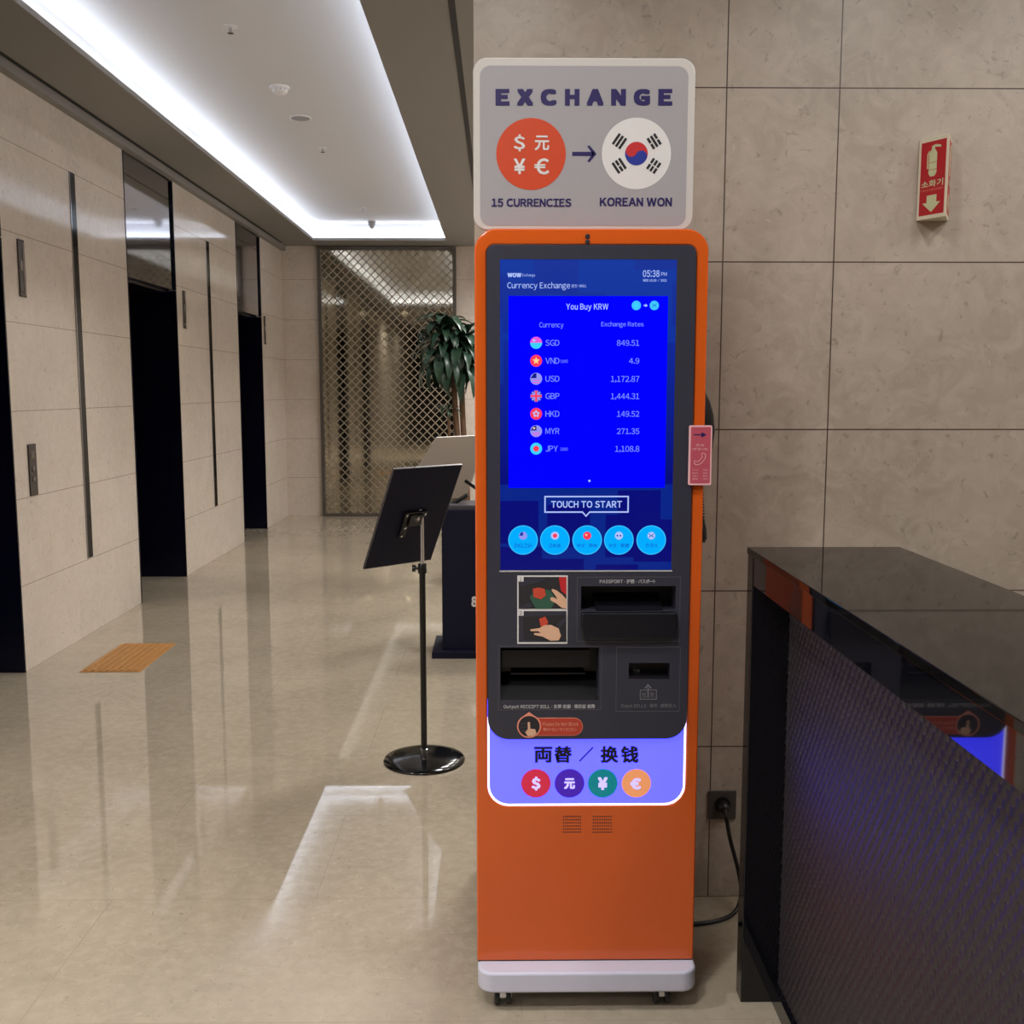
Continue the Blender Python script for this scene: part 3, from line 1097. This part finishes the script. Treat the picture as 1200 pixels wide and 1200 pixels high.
# panel lettering
pt = MB()
pt.text('PASSPORT · 护照 · パスポート', b4(610, 70, 856, 89), PY - .0008, bold=.02)
pt.build('passport_lettering', 'label_grey', panel)
pt = MB()
pt.text('Output RECEIPT BILL · 支票 收据 · 領収証 紙幣', b4(188, 620, 590, 641), PY - .0008, bold=.02)
pt.build('outlet_lettering', 'label_grey', panel)
pt = MB()
pt.text('Input BILLS · 纸币 · 紙幣投入', b4(703, 617, 946, 637), PY - .0008, bold=.01)
frame_px(pt, *c4(787, 556), *c4(861, 599), PY - .0004, .0018)
x0, z0, x1, z1 = b4(820, 548, 826, 590)
pt.prism(rect((x0, z0, x1, z1)), PY - .0008, PY)
tri = [b4(*p, *p)[:2] for p in ((806, 550), (823, 530), (840, 550), (832, 550), (823, 541), (814, 550))]
pt.prism(tri, PY - .0008, PY)
pt.text('紙', b4(796, 566, 816, 590), PY - .0008)
pt.text('幣', b4(831, 566, 851, 590), PY - .0008)
pt.build('bill_symbol', 'label_dim', panel)

# photo guide sticker
ps = MB().prism(rect(b4(248, 54, 469, 354)), PY - .0006, PY).build('photo_sticker', 'paper_white', K)
pc = MB()
def poly4(pts, m, y, Y=PY):
    pc.prism([(at(*c4(*p), Y).x, at(*c4(*p), Y).z) for p in pts], y - .0003, y, m)
ya, yb, yc_, yd = PY - .0007, PY - .0011, PY - .0015, PY - .0019
poly4([(254, 60), (464, 60), (464, 200), (254, 200)], 0, ya)
poly4([(254, 84), (300, 62), (380, 66), (340, 84), (262, 104)], 5, yb)
poly4([(430, 62), (464, 60), (464, 140), (440, 120)], 3, yb)
poly4([(302, 150), (330, 112), (392, 118), (420, 160), (396, 200), (330, 200)], 1, yb)
poly4([(316, 112), (340, 106), (368, 112), (374, 140), (352, 158), (320, 148)], 2, yc_)
poly4([(392, 152), (404, 148), (424, 158), (416, 142), (398, 118), (402, 112), (420, 118), (446, 138), (464, 158), (464, 199), (444, 196), (420, 176), (396, 164)], 4, yd)
poly4([(256, 196), (300, 172), (318, 186), (300, 200), (256, 200)], 5, yb)
poly4([(254, 210), (464, 210), (464, 346), (254, 346)], 5, ya)
poly4([(274, 236), (464, 226), (464, 342), (276, 334)], 0, yb)
poly4([(344, 244), (372, 234), (384, 258), (376, 282), (352, 280)], 2, yc_)
poly4([(420, 270), (464, 232), (464, 250), (434, 284)], 5, yc_)
poly4([(304, 290), (346, 284), (366, 272), (396, 270), (430, 286), (440, 318), (430, 338), (394, 340), (360, 322), (322, 314), (322, 306), (352, 306), (340, 298), (308, 298)], 4, yd)
pc.build('hand_picture', ['dark_print', 'green_print', 'red_print', 'flag_red', 'skin_print', 'panel_grey'], ps)
for yv, dg_, bb in ((56, '1', (260, 60, 267, 76)), (206, '2', (258, 210, 269, 226))):
    nm = MB().prism(rect(b4(251, yv, 276, yv + 24)), PY - .0019, PY - .0016, 0)
    nm.text(dg_, b4(*bb), PY - .0022, 1)
    nm.build('number_mark', ['paper_white', 'ink_black'], ps)

# red notice sticker with its round picture
x0, z0, x1, z1 = b4(300, 679, 536, 758)
st = MB().prism(rrect(x0, z0, x1, z1, (z1 - z0) / 2 * .98), PY - .0006, PY).build('notice_sticker', 'sticker_line', K)
sm_ = MB()
e_ = .0014
sm_.prism(rrect(x0 + e_, z0 + e_, x1 - e_, z1 - e_, (z1 - z0) / 2 * .9), PY - .0009, PY - .0006, 0)
cc = at(*c4(300, 716), PY)
rp = at(*c4(353, 716), PY).x - cc.x
drop = [(cc.x + rp * math.cos(a), cc.z + rp * math.sin(a)) for a in [math.radians(115 + 310 * k / 40) for k in range(41)]] + [(cc.x, cc.z + rp * 1.22)]
sm_.prism(drop, PY - .0012, PY - .0009, 1)
sm_.disc(cc.x, cc.z, rp * .88, PY - .0015, PY - .0012, 2)
hp = [(-.1, -.85), (-.35, -.45), (-.1, -.25), (-.12, .35), (.06, .38), (.1, -.2), (.5, -.25), (.62, -.6), (.35, -.82)]
sm_.prism([(cc.x + a * rp, cc.z + b_ * rp) for a, b_ in hp], PY - .0018, PY - .0015, 3)
for k in range(3):
    sm_.prism(rect((cc.x - rp * (.75 - .05 * k), cc.z + rp * (.15 - .3 * k), cc.x - rp * .2, cc.z + rp * (.28 - .3 * k))), PY - .0018, PY - .0015, 4)
sm_.text('Please Do Not Block', b4(360, 697, 517, 714), PY - .0012, 1, bold=.02)
sm_.text('動かないでください', b4(362, 722, 508, 738), PY - .0012, 1, bold=.01)
sm_.build('notice_print', ['sticker_red', 'sticker_line', 'dark_print', 'skin_print', 'panel_grey'], st)

# lit lower panel
LY = 2.372
lbx = (-.031, .503, .445, .76)
lb = MB().prism(rrect(*lbx, (.05, .05, 0, 0)), LY, LY + .03).build('light_box', 'lightbox', K)
ee = MB()
wd = .0044
ee.holed(rrect(-.031, .503, .445, .725, (.05, .05, .002, .002)), [rrect(-.031 + wd, .503 + wd, .445 - wd, .735 - wd * 2, (.046, .046, .002, .002))], LY - .001, LY)
ee.build('glowing_edge', 'led_edge', lb)
for ch, bb in (('両', (322, 806, 402, 876)), ('替', (411, 803, 488, 877)), ('换', (614, 803, 692, 877)), ('钱', (703, 803, 781, 877))):
    MB().text(ch, b4(*bb, LY), LY - .0006, bold=.03).build('lettering', 'ink_black', lb)
sl_ = [(at(*c4(*p), LY).x, at(*c4(*p), LY).z) for p in ((519, 868), (579, 807), (583, 811), (523, 872))]
MB().prism(sl_, LY - .0006, LY).build('slash', 'ink_black', lb)
for ch, x, mm, bb in (('$', 330, 'coin_red', (311, 938, 350, 998)), ('元', 477.5, 'coin_violet', (454, 944, 502, 992)), ('¥', 623.5, 'coin_teal', (602, 940, 645, 996)), ('€', 771.5, 'coin_orange', (745, 944, 792, 994))):
    cn = MB()
    dpx(cn, x, 967, 65, LY, LY - .0005, LY, 0, c4)
    cn.text(ch, b4(*bb, LY), LY - .0009, 1, bold=.04)
    cn.build('coin_symbol', [mm, 'coin_ink'], lb)

# vents: two blocks of small holes
for u0, u1 in ((659, 681.5), (694, 717.5)):
    vn = MB()
    nx, nz = 9, 6
    for i in range(nx):
        for j in range(nz):
            p = at(u0 + (u1 - u0) * (i + .5) / nx, 955 + 22 * (j + .5) / nz, KY)
            vn.box(p.x - .0013, p.x + .0013, KY - .0003, KY, p.z - .0018, p.z + .0018)
    vn.build('vent', 'dark_print', K)

# white foot and casters
bs = MB()
foot = [(kx0 + .002 + .04 + .04 * math.cos(a), 2.318 + .04 + .04 * math.sin(a)) for a in [PI + k * PI / 16 for k in range(9)]]
foot += [(kx1 + .002 - .04 + .04 * math.cos(a), 2.318 + .04 + .04 * math.sin(a)) for a in [1.5 * PI + k * PI / 16 for k in range(9)]]
foot += [(kx1 + .002, 2.72), (kx0 + .002, 2.72)]
bs.prism(foot, .052, .104, 0, 'xy')
bs.build('foot', 'white_plastic', K, bevel=.006, seg=3, smooth=40)
MB().box(kx0 + .002, kx1 - .002, 2.372, 2.70, .1035, .107).build('seam', 'ink_black', K)
for (x, y) in ((.005, 2.365), (.395, 2.365), (.005, 2.66), (.395, 2.66)):
    ca = MB()
    for s_ in (-1, 1):
        ca.lathe([(.012, -.006), (.022, -.006), (.024, -.003), (.024, .003), (.022, .006), (.012, .006)], (x + s_ * .014, y, .024), 24, 0, 'x')
    cao = ca.build('caster', 'caster_black', K, smooth=40)
    fk = MB().box(x - .007, x + .007, y - .012, y + .012, .02, .053)
    fk.lathe([(.009, -.0215), (.009, .0215)], (x, y, .024), 12, 0, 'x')
    fk.build('fork', 'chrome', cao)

# telephone on the right flank
hs = MB()
X0 = kx1
hz = [(1.495, .010), (1.49, .022), (1.47, .032), (1.44, .040), (1.40, .044), (1.36, .040), (1.33, .030), (1.30, .020), (1.26, .015), (1.22, .015), (1.19, .018)]
hs.tube([(X0 + .002 + r_ * .15, 2.50, z) for z, r_ in hz], [(r_ * .95, .026) for z, r_ in hz], 14)
hso = hs.build('handset', 'rubber_black', K, smooth=50)
cc_ = MB()
path = []
for k in range(161):
    t_ = k / 160
    a = t_ * 22 * 2 * PI
    zz = 1.30 - .165 * t_
    path.append((X0 + .008 + .006 * t_ + (.004 + .004 * t_) * math.cos(a), 2.45 + (.004 + .004 * t_) * math.sin(a), zz))
cc_.tube(path, .0022, 6)
cc_.build('coiled_cord', 'rubber_black', hso, smooth=60)
MB().tube([(X0 + .007, 2.46, z) for z in (1.205, 1.19, 1.165, 1.14, 1.127)], [(.008, .01), (.014, .016), (.020, .018), (.022, .017), (.006, .008)], 12).build('cradle', 'rubber_black', K, smooth=60)
# pink phone notice standing out past the edge
ty = PY - .0035
pk = MB().prism(rrect(*bx(807, 498.5, 834, 568.5, ty), .004), ty, ty + .003).build('phone_notice', 'tag_edge', K)
pp = MB()
c5 = lambda x, y: (780 + x / 5, 440 + y / 5)
def b5(x0, y0, x1, y1_):
    return bx(*c5(x0, y0), *c5(x1, y1_), ty)
pp.prism(rrect(*b5(146, 302, 262, 632), .0025), ty - .0004, ty, 0)
pp.prism(rect(b5(165, 344, 212, 350)), ty - .0008, ty - .0004, 1)
pp.prism([b5(*p, *p)[:2] for p in ((210, 332), (240, 347), (210, 364))], ty - .0008, ty - .0004, 1)
pp.text('전화 상담', b5(178, 400, 226, 416), ty - .0008, 2)
pp.text('수화기를 드세요', b5(155, 424, 248, 438), ty - .0008, 2)
for k, yv in enumerate((548, 566, 584, 602)):
    pp.text(('Pick up', 'Hold on', '수화기', '통화')[k], b5(156, yv, 190, yv + 10), ty - .0008, 2)
    pp.text(('Talk', 'Wait', '들고', '대기')[k], b5(218, yv, 246, yv + 10), ty - .0008, 2)
hp = [(165, 508), (172, 498), (186, 508), (204, 492), (216, 474), (208, 462), (218, 454), (234, 462), (232, 486), (214, 510), (192, 524), (174, 522)]
hp = [b5(*p, *p)[:2] for p in hp]
cxm = sum(p[0] for p in hp) / len(hp); czm = sum(p[1] for p in hp) / len(hp)
pp.tube([(p[0], ty - .0006, p[1]) for p in hp + hp[:1]], .0007, 6, 2)
pp.build('notice_print', ['tag_pink', 'navy_ink', 'tag_edge'], pk)

# ------------------------------------------------------------------ outlet and power cord
wo = thing('wall_outlet', 'square dark grey power outlet low on the wall behind the kiosk', 'power outlet', (.652, 2.89, .243))
MB().box(.611, .694, 2.882, 2.89, .243, .33).build('plate', 'outlet_grey', wo, bevel=.003)
MB().lathe([(.023, 0), (.023, -.004), (.019, -.004)], (.652, 2.882, .289), 28, axis='y').build('socket', 'rubber_black', wo)
pcx = thing('power_cord', 'black power cord hanging from the wall outlet to the kiosk', 'power cord', (.652, 2.86, .006))
MB().lathe([(.016, 0), (.017, -.02), (.012, -.03), (.006, -.034)], (.652, 2.878, .289), 20, axis='y').build('plug', 'rubber_black', pcx, smooth=50)
def bez(pts, n=12):
    out = []
    P = [Vector(p) for p in pts]
    for i in range(len(P) - 1):
        p0, p1, p2, p3 = P[max(i - 1, 0)], P[i], P[i + 1], P[min(i + 2, len(P) - 1)]
        for k in range(n):
            t = k / n
            out.append(0.5 * ((2 * p1) + (p2 - p0) * t + (2 * p0 - 5 * p1 + 4 * p2 - p3) * t * t + (3 * p1 - p0 - 3 * p2 + p3) * t ** 3))
    out.append(P[-1])
    return out
MB().tube(bez([(.652, 2.845, .289), (.655, 2.832, .262), (.668, 2.835, .20), (.692, 2.83, .11), (.697, 2.81, .05), (.675, 2.78, .012), (.62, 2.74, .0065), (.54, 2.72, .0065), (.46, 2.725, .0065)]), .006, 10).build('cable', 'rubber_black', pcx, smooth=60)

# ------------------------------------------------------------------ fire extinguisher sign
fx = thing('fire_extinguisher_sign', 'red wedge shaped fire extinguisher sign with white arrow on the right wall', 'sign', (1.2, 2.89, 1.963))
EZ0, EZ1 = 1.963, 2.178
A_, B_, D_ = Vector((1.148, 2.888, 0)), Vector((1.196, 2.806, 0)), Vector((1.238, 2.888, 0))
sh = MB().prism([(A_.x, A_.y), (B_.x, B_.y), (D_.x, D_.y)], EZ0, EZ1, 0, 'xy').build('shell', 'ext_cream', fx, bevel=.0015)
def face_matrix(P, Q):
    ex = (Q - P).normalized()
    n = Vector((ex.y, -ex.x, 0))      # outward, towards the viewer
    M = Matrix(((ex.x, -n.x, 0, P.x), (ex.y, -n.y, 0, P.y), (0, 0, 1, EZ0), (0, 0, 0, 1)))
    return M, (Q - P).length
for nm_, P, Q in (('left', A_, B_), ('right', B_, D_)):
    M, W_ = face_matrix(P, Q)
    Hh = EZ1 - EZ0
    g = MB()
    fxx = lambda u: u * W_
    g.prism(rect((W_ * .09, Hh * .05, W_ * .91, Hh * .95)), -.0005, 0, 0)
    # extinguisher pictogram
    g.prism([(fxx(a), Hh * b_) for a, b_ in ((.36, .56), (.42, .52), (.56, .52), (.62, .56), (.62, .80), (.56, .845), (.42, .845), (.36, .80))], -.0010, -.0005, 1)
    g.prism([(fxx(a), Hh * b_) for a, b_ in ((.44, .845), (.54, .845), (.54, .875), (.74, .86), (.74, .885), (.56, .905), (.44, .89))], -.0010, -.0005, 1)
    g.prism([(fxx(a), Hh * b_) for a, b_ in ((.36, .84), (.30, .80), (.30, .62), (.335, .62), (.335, .79), (.38, .825))], -.0010, -.0005, 1)
    g.prism(rect((fxx(.36), Hh * .60, fxx(.62), Hh * .606)), -.0012, -.0010, 0)
    g.prism(rect((fxx(.36), Hh * .685, fxx(.62), Hh * .691)), -.0012, -.0010, 0)
    g.text('소화기', (fxx(.14), Hh * .39, fxx(.86), Hh * .475), -.0008, 1, bold=.02)
    g.text('FIRE EXTINGUISHER', (fxx(.14), Hh * .345, fxx(.86), Hh * .368), -.0008, 2)
    g.prism([(fxx(a), Hh * b_) for a, b_ in ((.34, .29), (.66, .29), (.66, .20), (.80, .20), (.5, .08), (.20, .20), (.34, .20))], -.0010, -.0005, 1)
    g.xf(M)
    g.build('sign_face', ['ext_red', 'ext_glow', 'sticker_line'], fx)

# ------------------------------------------------------------------ dark reception counter on the right
ct = thing('reception_counter', 'glossy black reception counter with textured front beside the kiosk', 'counter', (.8, 1.5, 0))
X1 = .589
MB().box(X1, .955, -.3, 2.41, 1.112, 1.128).build('worktop', 'counter_top', ct, bevel=.0015)
MB().box(X1 + .004, X1 + .028, -.3, 2.405, 1.045, 1.112).build('fascia', 'counter_black', ct)
MB().box(X1 + .002, .953, 2.358, 2.408, 0, 1.112).build('leg', 'counter_black', ct, bevel=.002)
MB().box(.70, .953, -.3, 2.358, 0, 1.112).build('carcass', 'counter_black', ct)
MB().box(.668, .70, -.3, 2.357, 0, .05).build('plinth', 'counter_black', ct)
# scaly metal front: a height field of overlapping bumps
cw, chh = .024, .017
ny, nz_ = 560, 250
y0_, y1_, z0_, z1_ = .55, 2.356, .05, 1.11
ys = np.linspace(y0_, y1_, ny)
zs = np.linspace(z0_, z1_, nz_)
Yg, Zg = np.meshgrid(ys, zs, indexing='ij')
row = np.floor(Zg / chh)
fy = (Yg / cw + .5 * (row % 2)) % 1.0
fz = (Zg / chh) % 1.0
hgt = (1 - np.abs(2 * fy - 1) ** 2) * (0.25 + 0.75 * (1 - fz)) * .0055
Xg = .684 - hgt
vv = np.stack([Xg, Yg, Zg], -1).reshape(-1, 3)
idx = np.arange(ny * nz_).reshape(ny, nz_)
qf = np.stack([idx[:-1, :-1], idx[:-1, 1:], idx[1:, 1:], idx[1:, :-1]], -1).reshape(-1, 4)
sp_ = MB()
sp_.v = [tuple(p) for p in vv.tolist()]
sp_.f = [tuple(p) for p in qf.tolist()]
sp_.m = [0] * len(sp_.f)
sp_.box(.685, .70, -.3, y1_, z0_, z1_)
sp_.build('textured_front', 'counter_scale', ct, recalc=False)

# ------------------------------------------------------------------ sign stand (seen from behind)
SBX, SBY = -.311, 4.03
sn = thing('sign_stand', 'black tilted sign board on a chrome pole with round base, seen from behind', 'sign stand', (SBX, SBY, 0))
MB().lathe([(.165, 0), (.166, .004), (.162, .010), (.13, .017), (.06, .024), (.02, .027)], (SBX, SBY, 0), 64).build('base', 'base_black', sn, smooth=50)
MB().lathe([(.016, .026), (.016, .05), (.011, .052)], (SBX, SBY, 0), 24).build('collar', 'chrome', sn, smooth=40)
MB().tube([(SBX, SBY, .04), (SBX, SBY, .80)], .0125, 20).build('pole', 'stand_black', sn, smooth=50)
MB().tube([(SBX, SBY, .79), (SBX, SBY, 1.03)], .0085, 20).build('upper_pole', 'chrome', sn, smooth=50)
kn = MB().lathe([(.017, 0), (.018, .01), (.017, .035), (.015, .038)], (SBX, SBY, .775), 20)
kn.lathe([(.006, 0), (.006, -.02), (.014, -.022), (.014, -.034)], (SBX - .005, SBY - .005, .795), 16, axis='x')
kn.build('height_knob', 'stand_black', sn, smooth=40)
ps_, al, bw_, bh = .741, .471, .329, .449
W_ = Vector((math.cos(ps_), math.sin(ps_), 0))
nh = Vector((-math.sin(ps_), math.cos(ps_), 0))
Dv = Vector((0, 0, -1)) * math.cos(al) + nh * math.sin(al)
Nb = W_.cross(Dv).normalized()
if Nb.y > 0:
    Nb = -Nb            # back of the board, towards the camera
cb = Vector((-.341, 4.0, 1.004))
Mb = Matrix.Identity(4)
for r_ in range(3):
    Mb[r_][0], Mb[r_][1], Mb[r_][2], Mb[r_][3] = W_[r_], -Nb[r_], -Dv[r_], cb[r_]
bo = MB().box(-bw_ / 2, bw_ / 2, 0, .008, -bh / 2, bh / 2).xf(Mb).build('board', 'board_navy', sn, bevel=.001)
ef = MB().holed(rect((-bw_ / 2 - .003, -bh / 2 - .003, bw_ / 2 + .003, bh / 2 + .003)), [rect((-bw_ / 2 + .001, -bh / 2 + .001, bw_ / 2 - .001, bh / 2 - .001))], .001, .010).xf(Mb)
ef.build('board_rim', 'board_edge', bo)
br = MB()
br.box(-.055, .055, -.012, 0, .0, .03)
br.box(-.05, -.02, -.010, 0, -.085, .03)
br.box(-.03, .03, -.02, -.010, -.03, .02)
br.xf(Mb)
bro = br.build('bracket', 'stand_black', sn, bevel=.002)
for (x, z) in ((-.045, .018), (.045, .018), (-.036, -.04), (-.042, -.078)):
    MB().lathe([(.005, 0), (.005, -.003), (.003, -.004)], (x, -.0115, z), 12, axis='y').xf(Mb).build('screw', 'chrome', bro)
pj = MB()
jp = Mb @ Vector((0, -.02, -.005))
pj.tube(bez([(SBX, SBY, 1.02), (SBX - .005, SBY - .006, 1.045), tuple((jp + Vector((SBX, SBY, 1.05))) / 2), tuple(jp)]), .011, 14)
pj.tube([(SBX - .035, SBY - .02, 1.02), (SBX - .005, SBY - .008, 1.045)], .006, 10)
pj.build('joint', 'chrome', sn, smooth=60)

# ------------------------------------------------------------------ podium behind the kiosk
pd = thing('podium', 'dark navy podium with tilted white board behind the sign stand', 'podium', (-.05, 5.8, 0))
MB().box(-.385, .30, 5.62, 6.02, 0, .038).build('plinth', 'podium_navy', pd, bevel=.003)
po = MB().box(-.328, .25, 5.67, 5.97, .038, .835).build('cabinet', 'podium_navy', pd, bevel=.003)
MB().box(-.30, .22, 5.69, 5.95, .835, .86).build('top_plate', 'board_edge', pd, bevel=.003)
q4 = [at(512, 513, 5.85), at(572, 510, 6.12), at(546, 584, 6.30)]
_n = (q4[1] - q4[0]).cross(q4[2] - q4[0])
_d = at(470, 582, 1.0) - Vector((0, 0, H))
q4.append(Vector((0, 0, H)) + _d * ((q4[0] - Vector((0, 0, H))).dot(_n) / _d.dot(_n)))
nrm = (q4[1] - q4[0]).cross(q4[3] - q4[0]).normalized()
wb = MB()
off = nrm * .008
wb.add([tuple(p) for p in q4] + [tuple(p + off) for p in q4], [(0, 1, 2, 3), (7, 6, 5, 4), (0, 4, 5, 1), (1, 5, 6, 2), (2, 6, 7, 3), (3, 7, 4, 0)])
wb.build('board', 'board_white', pd)
ar = MB()
ar.tube([(-.12, 5.86, .86), (-.13, 5.9, .93), (-.2, 5.98, .97)], .012, 10)
ar.tube([tuple(at(528, 592, 5.8)), tuple(at(548, 580, 5.8))], .012, 10)
ar.tube([tuple(at(540, 600, 5.8)), tuple(at(534, 588, 5.8))], .010, 10)
ar.build('arm', 'stand_black', pd, smooth=50)
p = at(555, 705, 5.67)
MB().text('8', (p.x - .012, p.z - .03, p.x + .02, p.z + .03), 5.6695, bold=.04).build('lettering', 'paper_white', pd)

# ------------------------------------------------------------------ potted dracaena
PX, PYY = -.36, 8.0
pl = thing('potted_dracaena', 'leafy dracaena plant with bare trunk between podium and lattice screen', 'plant', (PX + .04, PYY, 0))
MB().lathe([(.11, 0), (.15, .05), (.16, .30), (.165, .32), (.15, .32), (.145, .28)], (PX + .08, PYY, 0), 32).build('pot', 'pot_grey', pl, smooth=40)
MB().lathe([(.145, .26), (.145, .285)], (PX + .08, PYY, 0), 24).build('soil', 'soil', pl)
for (xa, xb, zt) in ((PX + .08, PX + .0, 1.85), (PX + .11, PX + .06, 1.72), (PX + .04, PX - .04, 1.36)):
    MB().tube(bez([(xa, PYY, .27), ((xa * .6 + xb * .4) + .012, PYY + .02, zt * .4), (xb + .01, PYY - .01, zt * .75), (xb, PYY, zt)]), [.022 if zt > 1.5 else .011] * 37, 10).build('trunk', 'trunk', pl, smooth=60)
fo = MB()
def leaf(o, az, el, L, wd):
    """an arching strap leaf with a folded midrib"""
    d = Vector((math.cos(az), math.sin(az), 0))
    sd_ = Vector((-math.sin(az), math.cos(az), 0))
    n = 9
    P = []
    pos = Vector(o)
    e = el
    droop = random.uniform(1.9, 2.7)
    for k in range(n):
        t = k / (n - 1)
        wk = wd * (math.sin(PI * min(1, t * .88 + .12)) ** .7) * (1 if t < .98 else .08)
        P.append((pos.copy(), wk, e))
        step = L / (n - 1)
        pos = pos + (d * math.cos(e) + Vector((0, 0, math.sin(e)))) * step
        e -= droop / (n - 1)
    vs_, fs_ = [], []
    for k, (p_, wk, ee_) in enumerate(P):
        up_ = Vector((0, 0, 1)) * math.cos(ee_) - d * math.sin(ee_)
        vs_ += [p_ - sd_ * wk + up_ * wk * .35, p_, p_ + sd_ * wk + up_ * wk * .35]
        if k:
            a = (k - 1) * 3
            fs_ += [(a, a + 1, a + 4, a + 3), (a + 1, a + 2, a + 5, a + 4)]
    fo.add(vs_, fs_)
for (cx, cz, n_) in ((PX - .06, 1.87, 76), (PX + .09, 1.80, 56)):
    for k in range(n_):
        t = k / n_
        leaf((cx + random.uniform(-.02, .02), PYY + random.uniform(-.02, .02), cz - .16 + .26 * t), k * 2.399 + random.uniform(-.2, .2), -.1 + 1.35 * t + random.uniform(-.15, .15), random.uniform(.28, .42) * (1 - .2 * t), random.uniform(.030, .042))
for k in range(12):
    leaf((PX - .04, PYY, 1.34 + .03 * random.random()), k * 2.399, .2 + .08 * k, random.uniform(.10, .16), .012)
fo.build('foliage', 'leaf', pl, recalc=False, smooth=60)
